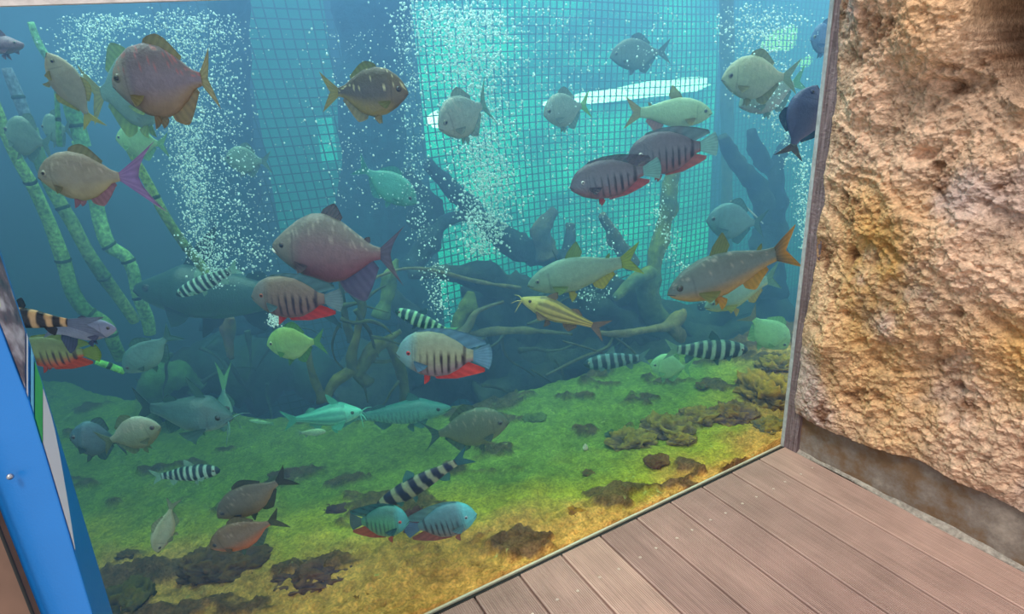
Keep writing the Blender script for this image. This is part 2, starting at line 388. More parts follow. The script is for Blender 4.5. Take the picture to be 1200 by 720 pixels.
# ------------------------------------------------------------------ exterior: deck
def build_deck():
    pitch = 0.1575; gap = 0.006
    deck = empty('floor_deck', 'brown ribbed composite decking in front of the tank', None, (0, 0, 0), kind='structure')
    tints = [(188, 152, 138), (176, 142, 130), (170, 137, 126), (168, 134, 124), (174, 139, 128), (168, 134, 124)]
    nr = 24
    screw_rows = (-0.16,)
    for i in range(13):
        xa = -(i + 1) * pitch + gap / 2; xb = -i * pitch - gap / 2
        if i == 0: xb = -0.004
        L = 2.2; y1 = -0.012 + random.uniform(-0.003, 0.001); y0 = y1 - L
        V = []; prof = [(xa, -0.025), (xa, -0.002), (xa + 0.002, 0.0)]
        wv = (xb - xa - 0.006) / nr
        for k in range(nr):
            a = xa + 0.003 + k * wv
            prof += [(a, 0.0), (a + wv * 0.6, 0.0), (a + wv * 0.68, -0.0026), (a + wv * 0.94, -0.0026)]
        prof += [(xb - 0.002, 0.0), (xb, -0.002), (xb, -0.025)]
        n = len(prof)
        for y in (y0, y1):
            for (px_, pz) in prof: V.append((px_, y, pz))
        Fc = [(k, k + 1, n + k + 1, n + k) for k in range(n - 1)] + [tuple(range(n, 2 * n)), tuple(range(n - 1, -1, -1))]
        c = np.array(srgb(*tints[i % 6])) * (1 + 0.06 * random.uniform(-1, 1))
        b = mesh_obj('board', V, Fc, M_deck, deck, colors=np.tile(c, (len(V), 1)), smooth=False)
        for yy in screw_rows:
            for fx in (0.27, 0.73):
                x = xa + (xb - xa) * fx; y = yy - 0.055 * 0 + random.uniform(-0.004, 0.004)
                s = []
                for k in range(12): s.append((x + 0.0048 * math.cos(k * math.pi / 6), y + 0.0048 * math.sin(k * math.pi / 6), 0.0012))
                for k in range(12): s.append((x + 0.0022 * math.cos(k * math.pi / 6), y + 0.0022 * math.sin(k * math.pi / 6), 0.0002))
                s.append((x, y, -0.0006))
                fc = [(k, (k + 1) % 12, 12 + (k + 1) % 12, 12 + k) for k in range(12)] + [(12 + k, 12 + (k + 1) % 12, 24) for k in range(12)]
                mesh_obj('screw', s, fc, M_screw, b)
M_screw = mat('worn_screw_head', srgb(205, 180, 165), rough=0.5, metallic=0.3)
build_deck()
tag(box('floor_substructure', (-3.2, -2.6, -0.12), (0.3, -0.012, -0.05), M_black), kind='structure')
tag(box('trim_1', (X0, -0.0115, -0.06), (0.0, -0.002, -0.002), M_black), 'dark gap between the decking and the pane', kind='structure')
tag(box('trim_2', (X0, 0.001, -0.004), (-0.001, 0.008, 0.003), M_edge), 'pale sealant along the foot of the pane', kind='structure')

# concrete plinth
def build_plinth():
    ny, nz = 120, 20; V = []; base = []
    for i in range(ny):
        for j in range(nz):
            y = 0.0 - 1.9 * i / (ny - 1); z = -0.05 + 0.30 * j / (nz - 1); base.append((0.0, y, z))
    b = np.array(base); d = 0.003 * fbm(b * 7, 3, 3) + 0.0015 * fbm(b * 30, 3, 4)
    for q, dd in zip(base, d): V.append((0.012 + dd, q[1], q[2]))
    nb = len(V); Fc = grid_faces(ny, nz)
    V += [(0.35, 0, -0.05), (0.35, 0, 0.25), (0.35, -1.9, -0.05), (0.35, -1.9, 0.25)]
    Fc += [(0, nb, nb + 1, nz - 1), (nb, nb + 2, nb + 3, nb + 1)]
    o = mesh_obj('baseboard_right', V, Fc, M_conc); tag(o, 'stained brown-grey concrete plinth under the rock wall', kind='structure')
build_plinth()
# mortar crumbs strip at the plinth foot
V = []; nn = 90
for i in range(nn):
    y = -0.05 - 1.7 * i / (nn - 1); wdt = 0.007 + 0.010 * max(0, n1(y * 5, 1, 0, 3)) + 0.006 * math.exp(-((y + 0.12) / 0.06) ** 2) + 0.008 * min(1, max(0, (-y - 0.2) * 2))
    V += [(0.014, y, 0.012 + 0.006 * n1(y * 20, 3, 0, 5)), (0.014 - wdt * 0.5, y, 0.006 + 0.002 * n1(y * 33, 8, 0, 5)), (0.013 - wdt, y, 0.0012), (0.013 - wdt, y, -0.004)]
tag(mesh_obj('trim_3', V, grid_faces(nn, 4), M_mortar), 'pale crumbled mortar along the foot of the plinth', kind='structure')

# rock wall
def build_rock():
    nu, nv = 560, 720
    u = np.linspace(0.0, 1.75, nu) ** 1.0 * np.linspace(0.88, 1.0, nu); v = np.linspace(0.0, 1.0, nv)
    gu, gv = np.meshgrid(u, v, indexing='ij'); U = gu.ravel(); T = gv.ravel()
    lowz = 0.195 + 0.02 * fbm(np.stack([U * 4, 0 * U, 0 * U], 1), 3, 8) + np.interp(U, [0, 0.05, 0.3, 0.5, 1.0], [0.0, 0.0, 0.0, 0.0, -0.01])
    Z = lowz + (1.95 - lowz) * T
    p = np.stack([U, Z, 0 * U], 1)
    q = np.stack([U * 1.0 - Z * 0.55, Z * 1.0 + U * 0.55, 0 * U], 1)             # slanting strata
    warp = 0.12 * fbm(p * 3, 3, 51)
    big = fbm(p * 2.3 + 5, 3, 41)
    strata = 1 - np.abs(fbm(np.stack([q[:, 0] * 2.5, q[:, 1] * 8 + warp * 14, 0 * U], 1), 4, 61))
    mid = fbm(p * 11, 5, 71, 0.55)
    fine = fbm(p * 46, 4, 81, 0.6)
    grit = np.maximum(0, noise(p * 95, 91)) + 0.7 * np.maximum(0, noise(p * 170, 92))
    def cell(pp_, seed):
        f = np.floor(pp_).astype(np.int64); best = np.full(len(pp_), 9.0)
        for a in (-1, 0, 1):
            for b in (-1, 0, 1):
                ci = f[:, 0] + a; cj = f[:, 1] + b; z0 = np.zeros_like(ci)
                jx = ci + 0.5 + 0.45 * _hash(ci, cj, z0, seed); jy = cj + 0.5 + 0.45 * _hash(ci, cj, z0, seed + 9)
                best = np.minimum(best, (pp_[:, 0] - jx) ** 2 + (pp_[:, 1] - jy) ** 2)
        return 1 - np.clip(best, 0, 1)
    wq = np.stack([U + 0.006 * noise(p * 60, 7), Z + 0.006 * noise(p * 60, 8)], 1)
    lump = cell(wq * 42, 3) * np.clip(0.5 + noise(p * 9, 13), 0, 1); crumb = cell(wq * 95, 4) * np.clip(0.6 + noise(p * 14, 14), 0, 1)
    d = 0.040 + 0.015 * lump + 0.009 * crumb + 0.045 * big + 0.016 * (strata - 0.6) + 0.011 * mid + 0.0075 * fine + 0.0045 * grit
    # steps where one layer breaks off over the next
    led = noise(np.stack([q[:, 0] * 3 + warp * 5, q[:, 1] * 9, 0 * U], 1), 66)
    d -= 0.016 * np.clip((led - 0.45) / 0.1, 0, 1)
    # pits
    rnd = np.random.RandomState(5)
    for k in range(70):
        cu, cz = rnd.uniform(0.03, 1.1), rnd.uniform(0.25, 1.8); r = rnd.uniform(0.006, 0.017)
        m = ((U - cu) / (r * 1.5)) ** 2 + ((Z - cz) / r) ** 2
        d -= 0.02 * np.exp(-m * 1.2) * (r / 0.012)
    # named hollows read off the photograph
    def hollow(px_, py_, ru, rz, dep, ang=0.0):
        c = PX(px_, py_, 0.0); du = U + c.y; dz = Z - c.z; ca, sa = math.cos(ang), math.sin(ang)
        a = (du * ca + dz * sa) / ru; b = (-du * sa + dz * ca) / rz
        return -dep * np.exp(-(a * a + b * b) ** 1.5)
    d += hollow(1095, 100, 0.05, 0.018, 0.035, -0.3)
    d += hollow(1070, 180, 0.035, 0.02, 0.04, 0.2)
    d += hollow(1160, 372, 0.06, 0.016, 0.035, -0.5)
    d += hollow(1180, 530, 0.016, 0.012, 0.03)
    d += hollow(1040, 290, 0.05, 0.014, 0.03, -0.6)
    # bulge beside the deep cavity at the upper right
    d += -hollow(1090, 40, 0.10, 0.12, 0.06) - hollow(1185, 115, 0.04, 0.035, 0.05)
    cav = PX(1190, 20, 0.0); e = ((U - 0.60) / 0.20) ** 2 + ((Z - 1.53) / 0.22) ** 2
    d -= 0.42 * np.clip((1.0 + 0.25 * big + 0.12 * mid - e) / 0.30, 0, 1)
    # the foot overhangs the plinth and the corner side tucks in to the frame
    d *= 1.0
    d = np.where(T < 0.03, d * (0.55 + 0.45 * T / 0.03) + 0.006, d)
    edge = np.clip(U / 0.10, 0, 1); d = d * (0.30 + 0.70 * edge) + 0.008 * (1 - edge)
    d = np.maximum(d, -0.45)
    X = -d
    Y = -U - 0.052 + 0.008 * fbm(np.stack([0 * U, Z * 9, 0 * U], 1), 3, 17) * (U < 0.02)
    c1 = np.array(srgb(220, 182, 152)); c2 = np.array(srgb(208, 160, 98)); c3 = np.array(srgb(198, 172, 160)); c4 = np.array(srgb(132, 92, 66))
    def lerp(a, b, t): t = np.clip(t, 0, 1)[:, None]; return a * (1 - t) + b * t
    och = PX(1010, 320, 0.0); o_w = np.exp(-(((U + och.y) / 0.16) ** 2 + ((Z - och.z) / 0.42) ** 2)) 
    och2 = PX(1190, 400, 0.0); o_w = o_w + 0.8 * np.exp(-(((U + och2.y) / 0.15) ** 2 + ((Z - och2.z) / 0.16) ** 2))
    c = lerp(c1[None], c2[None], o_w * 0.8 + 0.45 * fbm(p * 3.2, 4, 101) + 0.02)
    c = lerp(c, c3[None], 1.4 * (fbm(p * 4.5, 4, 111) - 0.15))
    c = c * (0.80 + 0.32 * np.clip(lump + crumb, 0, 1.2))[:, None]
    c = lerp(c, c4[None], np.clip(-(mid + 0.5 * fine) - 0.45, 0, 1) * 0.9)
    c = lerp(c, np.array(srgb(56, 42, 34))[None], np.clip((1.0 + 0.25 * big - e) / 0.4, 0, 1) * 0.8)  # shade of the deep cavity painted into the rock colour
    verts = np.stack([X, Y, Z], 1)
    me = bpy.data.meshes.new('wall_right')
    idx = np.arange(nu * nv).reshape(nu, nv)
    qd = np.stack([idx[:-1, :-1], idx[:-1, 1:], idx[1:, 1:], idx[1:, :-1]], -1).reshape(-1, 4)
    # closing strips: back to the concrete behind
    n0 = len(verts)
    ext1 = verts[idx[:, 0]].copy(); ext1[:, 0] = 0.2                              # underside
    ext2 = verts[idx[0, :]].copy(); ext2[:, 0] = 0.2                              # corner side
    verts = np.concatenate([verts, ext1, ext2])
    a = n0 + np.arange(nu); q1 = np.stack([idx[:-1, 0], idx[1:, 0], a[1:], a[:-1]], -1)
    b = n0 + nu + np.arange(nv); q2 = np.stack([idx[0, :-1], b[:-1], b[1:], idx[0, 1:]], -1)
    qd = np.concatenate([qd, q1, q2])
    c = np.concatenate([c, c[idx[:, 0]], c[idx[0, :]]])
    me.vertices.add(len(verts)); me.vertices.foreach_set('co', verts.astype(np.float32).ravel())
    me.loops.add(qd.size); me.loops.foreach_set('vertex_index', qd.ravel().astype(np.int32))
    me.polygons.add(len(qd)); me.polygons.foreach_set('loop_start', np.arange(0, qd.size, 4, dtype=np.int32))
    me.polygons.foreach_set('use_smooth', np.ones(len(qd), bool)); me.update(calc_edges=True)
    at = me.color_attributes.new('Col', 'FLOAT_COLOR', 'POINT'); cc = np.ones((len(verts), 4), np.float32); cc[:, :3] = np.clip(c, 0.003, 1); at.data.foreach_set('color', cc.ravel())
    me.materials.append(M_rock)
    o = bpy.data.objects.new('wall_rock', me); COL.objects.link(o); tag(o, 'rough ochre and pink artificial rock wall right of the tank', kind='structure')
build_rock()
# corner frame
def strip(name, x0, x1, y0, y1, z0, z1, m, label, amp=0.0015):
    n = 220; V = []
    for i in range(n):
        z = z0 + (z1 - z0) * i / (n - 1); a = amp * n1(z * 30, 0, 0, 4); b = amp * n1(z * 24, 5, 0, 9)
        V += [(x0 + a, y0 + b, z), (x1, y0 + b, z), (x1, y1, z), (x0 + a, y1, z)]
    Fc = grid_faces(n, 4, True) + [(3, 2, 1, 0), tuple(range(4 * n - 4, 4 * n))]
    return tag(mesh_obj(name, V, Fc, m, smooth=False), label, kind='structure')
strip('trim_4', -0.007, 0.03, -0.062, -0.003, 0.0, 2.4, M_frame, 'weathered grey-brown corner seal between pane and rock', 0.0012)
strip('trim_5', -0.0105, -0.006, -0.008, 0.006, 0.0, 2.4, M_seal, 'pale edge of the front pane at the corner', 0.0)
# beam over the pane
zb0 = P(0, 9).z; xb0 = P(0, 9).x; zb1 = P(290, 0).z; xb1 = P(290, 0).x
sl = (zb1 - zb0) / (xb1 - xb0)
V = []
for x in (-3.2, 0.4):
    z = zb0 + sl * (x - xb0)
    V += [(x, -0.016, z), (x, -0.005, z), (x, -0.005, z + 0.8), (x, -0.016, z + 0.8)]
tag(mesh_obj('trim_6', V, [(0, 1, 5, 4), (1, 2, 6, 5), (2, 3, 7, 6), (3, 0, 4, 7), (3, 2, 1, 0), (4, 5, 6, 7)], M_beam, smooth=False), 'pale concrete beam along the top of the pane', kind='structure')

# ------------------------------------------------------------------ tubes, bamboo, driftwood
def catmull(pts, n):
    out = []; m = len(pts)
    for s in range(m - 1):
        p0 = pts[max(0, s - 1)]; p1 = pts[s]; p2 = pts[s + 1]; p3 = pts[min(m - 1, s + 2)]
        for k in range(n):
            t = k / n
            out.append([0.5 * ((2 * b) + (-a + c) * t + (2 * a - 5 * b + 4 * c - d) * t * t + (-a + 3 * b - 3 * c + d) * t ** 3) for a, b, c, d in zip(p0, p1, p2, p3)])
    out.append(list(pts[-1])); return out
def tube(name, pts, material, parent, color, color2=None, seg=10, rough=0.18, n=6, seed=0, freq=9.0, flat=1.0):
    """pts: (x, y, z, r) world points"""
    c = catmull(pts, n); V = []; N = len(c)
    base = []
    for i, q in enumerate(c):
        p = Vector(q[:3]); a = Vector(c[max(0, i - 1)][:3]); b = Vector(c[min(N - 1, i + 1)][:3]); t = (b - a).normalized()
        s = t.cross(Vector((0.3, 1, 0.2))).normalized(); u = s.cross(t)
        for k in range(seg):
            an = 2 * math.pi * k / seg; d = s * math.cos(an) + u * math.sin(an) * flat; base.append((p, d, max(0.0008, q[3])))
    arr = np.array([[*(b[0] + b[1] * b[2])] for b in base]); nz = fbm(arr * freq + seed, 3, seed)
    for (p, d, r), z in zip(base, nz): V.append(tuple(p + d * r * (1 + rough * z * 1.6)))
    Fc = grid_faces(N, seg, True)
    V.append(tuple(Vector(c[0][:3]))); V.append(tuple(Vector(c[-1][:3])))
    Fc += [((k + 1) % seg, k, len(V) - 2) for k in range(seg)] + [((N - 1) * seg + k, (N - 1) * seg + (k + 1) % seg, len(V) - 1) for k in range(seg)]
    A = np.array(V); c1 = np.array(srgb(*color)); c2 = np.array(srgb(*(color2 or color)))
    t = np.clip(0.5 + 0.9 * fbm(A * 6 + 3, 3, seed + 7), 0, 1)[:, None]
    return mesh_obj(name, V, Fc, material, parent, colors=c1 * (1 - t) + c2 * t)
def pp(lst, y0=None):
    """(px, py, y, r_px) -> world point with real radius"""
    out = []
    for (a, b, y, r) in lst:
        q = P(a, b, y); out.append((q.x, q.y, q.z, r * depth(q) / F))
    return out

def bamboo(label, lst, nodes, col=(168, 210, 130), col2=(96, 140, 84), seed=1):
    pts = pp(lst); q = pts[0]
    e = empty('bamboo_stalk', label, 'bamboo', (0, 0, 0), 'bamboo stalks at the left of the tank')
    tube('stalk', pts, M_bamboo, e, col, col2, seg=12, rough=0.05, n=8, seed=seed)
    c = catmull(pts, 8)
    for t in nodes:
        i = min(len(c) - 2, max(1, int(t * (len(c) - 1)))); a = Vector(c[i][:3]); b = Vector(c[i + 1][:3]); d = (b - a).normalized() * 0.006; r = c[i][3]
        tube('joint', [(*(a - d), r * 1.02), (*a, r * 1.14), (*(a + d), r * 1.02)], M_bamboo, e, (44, 70, 50), (60, 90, 60), seg=12, rough=0.03, n=2, seed=seed)
    return e
bamboo('leftmost bamboo stalk bending from the pane edge down to the bed', [(-8, 118, 1.1, 6), (16, 178, 1.15, 6), (38, 218, 1.2, 6.5), (58, 262, 1.25, 7), (74, 305, 1.3, 7.5), (84, 340, 1.3, 7.5), (100, 364, 1.3, 7.5), (124, 380, 1.3, 7), (132, 400, 1.3, 7), (141, 420, 1.35, 6.5)], [0.22, 0.45, 0.70, 0.86], seed=2)
bamboo('second bamboo stalk from the left, dark patched, passing under the hanging fish', [(36, 150, 1.3, 7), (48, 190, 1.3, 7), (66, 230, 1.3, 7), (86, 264, 1.3, 7), (104, 298, 1.3, 7), (122, 325, 1.3, 7), (140, 350, 1.35, 6.5), (158, 376, 1.4, 6)], [0.35, 0.72], col=(150, 180, 110), col2=(86, 120, 80), seed=3)
bamboo('bamboo stalk with sharp elbow halfway, right of the dark patched one', [(92, 165, 1.5, 7), (102, 200, 1.5, 7.5), (112, 235, 1.5, 7.5), (118, 262, 1.5, 7.5), (128, 288, 1.5, 7.5), (146, 300, 1.5, 7.5), (156, 318, 1.5, 7), (162, 345, 1.5, 7), (173, 375, 1.5, 7), (176, 392, 1.5, 6)], [0.45, 0.60, 0.8], seed=4)
bamboo('slanting yellow-green bamboo stalk left of the rising bubbles', [(152, 175, 1.0, 4.5), (172, 212, 1.0, 5), (192, 250, 1.0, 5), (214, 284, 1.0, 5), (232, 306, 1.0, 5.5), (246, 330, 1.0, 5.5)], [0.3, 0.65], col=(150, 176, 96), col2=(110, 140, 84), seed=5)
bamboo('thick upright pale bamboo stalk behind the top left fish', [(36, 26, 1.2, 3.5), (46, 52, 1.2, 4), (62, 76, 1.2, 4), (78, 98, 1.2, 7), (85, 130, 1.2, 8), (92, 152, 1.2, 8), (98, 172, 1.2, 8)], [0.45, 0.8], col=(140, 196, 150), seed=6)
bamboo('thin straight vertical bamboo cane near the upper left', [(66, 100, 1.1, 2.6), (68, 140, 1.1, 2.8), (70, 172, 1.1, 2.8)], [0.5], col=(120, 180, 120), seed=7)
bamboo('pair-like lilac grey cane leaning at the far upper left', [(8, 80, 1.5, 5), (20, 110, 1.5, 6), (32, 142, 1.5, 6), (44, 176, 1.5, 5)], [0.4], col=(130, 140, 160), col2=(100, 130, 130), seed=8)
bamboo('short bright green bamboo piece lying on the bed at the left', [(112, 424, 0.75, 3.2), (128, 429, 0.75, 3.6), (146, 436, 0.75, 3.4)], [0.5], col=(150, 235, 120), col2=(120, 210, 110), seed=9)

def driftwood(name, label, branches, col=(46, 56, 56), col2=(72, 74, 58), cat='driftwood', seed=0, rough=0.3):
    e = empty(name, label, cat, (0, 0, 0))
    for i, b in enumerate(branches):
        tube('trunk' if i == 0 else 'branch', pp(b), M_wood, e, col, col2, seg=12, rough=rough, n=6, seed=seed * 13 + i)
    return e
driftwood('dead_tree', 'dark forked dead tree standing in front of the net near the corner',
    [[(900, 345, 1.3, 18), (902, 290, 1.3, 17), (904, 250, 1.3, 15), (906, 215, 1.3, 10), (912, 188, 1.3, 7), (924, 165, 1.3, 5), (930, 150, 1.3, 3)],
     [(902, 262, 1.3, 12), (892, 225, 1.3, 11), (872, 200, 1.3, 10), (854, 176, 1.3, 9), (846, 160, 1.3, 7)],
     [(905, 205, 1.35, 6), (895, 190, 1.35, 8), (884, 172, 1.35, 7), (880, 152, 1.35, 4)],
     [(900, 320, 1.3, 12), (880, 340, 1.25, 9), (850, 352, 1.2, 7), (820, 360, 1.2, 5)]], (24, 44, 56), (66, 72, 50), seed=1)
driftwood('upright_pole', 'slim mossy upright pole in front of the net, left of the dead tree', [[(851, -10, 1.9, 9), (852, 60, 1.9, 8), (852, 130, 1.9, 7), (852, 220, 1.9, 6.5), (850, 300, 1.9, 6.5), (846, 350, 1.9, 6)]], (70, 96, 96), (104, 96, 60), cat='pole', seed=2, rough=0.1)
driftwood('curved_branch', 'long mossy branch curving down from under the barred cichlids', [[(795, 185, 1.2, 6), (786, 215, 1.2, 9), (784, 245, 1.2, 10), (774, 280, 1.2, 10), (764, 315, 1.2, 10), (758, 345, 1.2, 12), (770, 378, 1.2, 14)], [(766, 318, 1.2, 8), (742, 330, 1.15, 7), (720, 350, 1.1, 6)]], (78, 100, 96), (128, 128, 60), seed=3)
driftwood('diagonal_branch', 'dark branch sloping down through the bubbles to the root pile', [[(500, 190, 1.7, 5), (530, 222, 1.7, 9), (560, 250, 1.7, 11), (590, 278, 1.7, 12), (625, 296, 1.7, 13), (670, 308, 1.7, 12)], [(556, 248, 1.7, 9), (520, 262, 1.7, 10), (495, 290, 1.7, 14), (480, 320, 1.7, 16)], [(470, 200, 1.8, 12), (490, 230, 1.8, 16), (500, 262, 1.8, 20)]], (38, 62, 78), (50, 66, 72), seed=4)
driftwood('forked_branch', 'pale ended forked branch rising in front of the net centre', [[(640, 300, 1.6, 12), (634, 276, 1.6, 11), (640, 258, 1.6, 8), (650, 246, 1.6, 5)], [(660, 306, 1.6, 8), (666, 284, 1.6, 7), (668, 262, 1.6, 6)], [(705, 252, 1.5, 4), (716, 268, 1.5, 7), (724, 286, 1.5, 8), (740, 310, 1.5, 9)]], (70, 84, 96), (116, 100, 80), seed=5)
driftwood('root_pile', 'huge dark tangle of sunken roots across the tank centre',
    [[(400, 470, 1.8, 36), (470, 440, 1.75, 46), (540, 425, 1.7, 50), (610, 420, 1.65, 48), (690, 415, 1.55, 44), (770, 400, 1.5, 38), (850, 385, 1.4, 30), (920, 372, 1.3, 24)],
     [(480, 322, 1.5, 6), (530, 322, 1.5, 12), (580, 332, 1.5, 18), (620, 345, 1.5, 20), (680, 360, 1.5, 22), (730, 378, 1.5, 22)],
     [(560, 385, 1.6, 34), (600, 368, 1.6, 34), (640, 362, 1.6, 28)],
     [(640, 330, 1.3, 5), (680, 345, 1.3, 10), (712, 364, 1.3, 14), (740, 388, 1.3, 18), (770, 404, 1.3, 16)],
     [(675, 320, 1.4, 12), (710, 335, 1.4, 20), (745, 356, 1.4, 20), (780, 385, 1.4, 16)],
     [(460, 340, 1.6, 8), (475, 370, 1.6, 16), (500, 400, 1.6, 24), (520, 440, 1.5, 30)],
     [(640, 430, 1.3, 22), (700, 430, 1.25, 24), (760, 420, 1.2, 20), (830, 398, 1.15, 20), (885, 385, 1.1, 18)],
     [(560, 470, 1.35, 20), (620, 452, 1.3, 24), (670, 446, 1.25, 20)]], (40, 56, 66), (74, 80, 66), seed=6, rough=0.4)
driftwood('pale_root', 'thin pale tan root snaking over the dark root pile', [[(400, 345, 1.1, 1.6), (460, 318, 1.15, 2), (500, 316, 1.2, 2.2), (560, 330, 1.2, 2.5), (610, 338, 1.2, 2)], [(530, 400, 1.1, 4), (548, 384, 1.1, 4), (560, 365, 1.1, 3), (590, 354, 1.1, 2)], [(548, 392, 1.1, 3), (585, 388, 1.1, 4), (630, 388, 1.1, 3), (670, 392, 1.1, 2)]], (112, 110, 88), (128, 118, 84), seed=7)
driftwood('net_like_root', 'mossy branching root net at the left of the root pile',
    [[(430, 450, 1.0, 9), (412, 425, 1.0, 8), (418, 390, 1.0, 6), (424, 360, 1.0, 5), (420, 330, 1.0, 3)],
     [(418, 440, 1.0, 8), (436, 412, 1.0, 7), (452, 400, 1.0, 5), (470, 388, 1.0, 4)],
     [(430, 425, 1.0, 6), (395, 445, 1.0, 8), (382, 470, 1.0, 8)],
     [(452, 400, 1.0, 5), (466, 420, 1.0, 6), (472, 448, 1.0, 6), (474, 478, 1.0, 6)],
     [(402, 300, 1.1, 2), (400, 330, 1.1, 3), (404, 370, 1.1, 4), (412, 400, 1.1, 5)],
     [(360, 400, 1.0, 3), (366, 440, 1.0, 5), (378, 470, 1.0, 7)]], (86, 96, 70), (112, 112, 66), seed=8)
driftwood('mossy_stump', 'ragged olive green mossy stump behind the tail of the reddish fish', [[(446, 372, 1.3, 8), (450, 350, 1.3, 10), (456, 330, 1.3, 10), (462, 314, 1.3, 7), (466, 304, 1.3, 3)]], (120, 134, 70), (92, 112, 66), cat='stump', seed=9, rough=0.5)
driftwood('mossy_root', 'olive mossy root knob left of the thin yellow catfish', [[(526, 398, 1.25, 4), (538, 380, 1.25, 7), (546, 362, 1.25, 9), (550, 350, 1.25, 6), (552, 342, 1.25, 3)]], (128, 134, 66), (96, 110, 70), seed=10, rough=0.45)
driftwood('pale_broken_root', 'tan broken root end sticking up beside the spotted catfish tail', [[(700, 390, 0.95, 2.5), (725, 392, 0.95, 5), (760, 386, 0.95, 4), (785, 380, 0.95, 7), (798, 370, 0.95, 6), (802, 362, 0.95, 2)], [(785, 380, 0.95, 8), (796, 392, 0.95, 7), (800, 400, 0.95, 3)]], (152, 132, 84), (122, 104, 80), seed=11)
driftwood('thin_twig', 'thin white twig hooked over the round teal fish', [[(856, 236, 0.9, 0.9), (870, 240, 0.9, 1.0), (884, 252, 0.9, 1.0), (894, 262, 0.9, 0.8)]], (200, 205, 200), (190, 190, 190), cat='twig', seed=12, rough=0.05)
driftwood('bare_twig', 'thin bare twigs lying over the roots above the faint banded fish', [[(640, 440, 1.0, 1.2), (680, 420, 1.0, 1.8), (710, 408, 1.0, 2), (718, 396, 1.0, 1.4)], [(660, 400, 1.0, 1), (700, 412, 1.0, 1.5), (740, 430, 1.0, 1.2)], [(720, 395, 1.0, 1), (740, 410, 1.0, 1.6), (752, 424, 1.0, 1.2)]], (110, 112, 96), (96, 90, 70), cat='twig', seed=13, rough=0.1)
driftwood('sunken_log', 'dark rounded sunken log behind the big shadowy fish on the left', [[(180, 470, 1.9, 26), (240, 440, 1.9, 34), (300, 430, 1.9, 38), (350, 440, 1.8, 34), (390, 455, 1.8, 26)], [(250, 400, 1.9, 14), (270, 430, 1.9, 20)]], (34, 60, 62), (50, 70, 56), cat='log', seed=14, rough=0.4)
driftwood('stone_like_log', 'weedy light green log end behind the lying shark catfish', [[(172, 470, 1.75, 14), (190, 448, 1.75, 20), (215, 440, 1.75, 18), (240, 450, 1.75, 12)]], (84, 120, 72), (60, 92, 66), cat='log', seed=15, rough=0.4)
driftwood('mossy_post', 'yellow topped weedy post standing in the gloom left of centre', [[(268, 372, 1.6, 9), (268, 392, 1.6, 7), (270, 420, 1.6, 6)]], (116, 112, 60), (130, 70, 66), cat='post', seed=16, rough=0.4)

rr = random.Random(11)
for gi, (lab, x0, x1, y0, y1, col) in enumerate([
    ('fine tangle of thin olive roots left of the blue-headed cichlid', 392, 470, 330, 475, (96, 108, 74)),
    ('fine tangle of thin grey-brown roots right of the blue-headed cichlid', 560, 690, 375, 455, (98, 104, 84)),
    ('fine tangle of dark roots over the root pile below the yellow-tailed fish', 630, 800, 335, 430, (78, 92, 84)),
    ('faint rootlets hanging in the gloom under the shadowy fish', 190, 330, 370, 470, (70, 96, 84))]):
    bs = []
    for k in range(9):
        ax, ay = rr.uniform(x0, x1), rr.uniform(y0, y1); yy = {0: 1.0, 1: 1.15, 2: 1.2, 3: 1.55}[gi] + rr.uniform(-.06, .06); an = rr.uniform(-0.9, 0.6) if k % 2 else rr.uniform(1.0, 2.3); pts = []
        r0 = rr.uniform(1.4, 3.4)
        for j in range(5):
            pts.append((ax, ay, yy, max(0.7, r0 * (1 - j * .18)))); ax += 17 * math.cos(an); ay += 17 * math.sin(an) * .9; an += rr.uniform(-.5, .5)
        bs.append(pts)
    driftwood('root_tangle', lab, bs, col, tuple(int(v * .7) for v in col), seed=30 + gi)

# dark artificial trunks between the far windows
driftwood('tree_trunk', 'broad dark trunk rising behind the yellow spotted fish', [[(436, -20, 2.2, 44), (438, 60, 2.2, 40), (436, 140, 2.2, 38), (440, 220, 2.2, 40), (448, 300, 2.2, 46), (450, 380, 2.1, 60)]], (26, 60, 82), (30, 70, 88), cat='trunk', seed=17, rough=0.12)
driftwood('tree_trunk', 'dark trunk in the haze behind the left bubble column', [[(268, -20, 2.25, 24), (270, 90, 2.25, 22), (274, 200, 2.25, 26), (280, 300, 2.2, 32), (284, 380, 2.2, 44)]], (26, 60, 82), (30, 66, 84), cat='trunk', seed=18, rough=0.12)

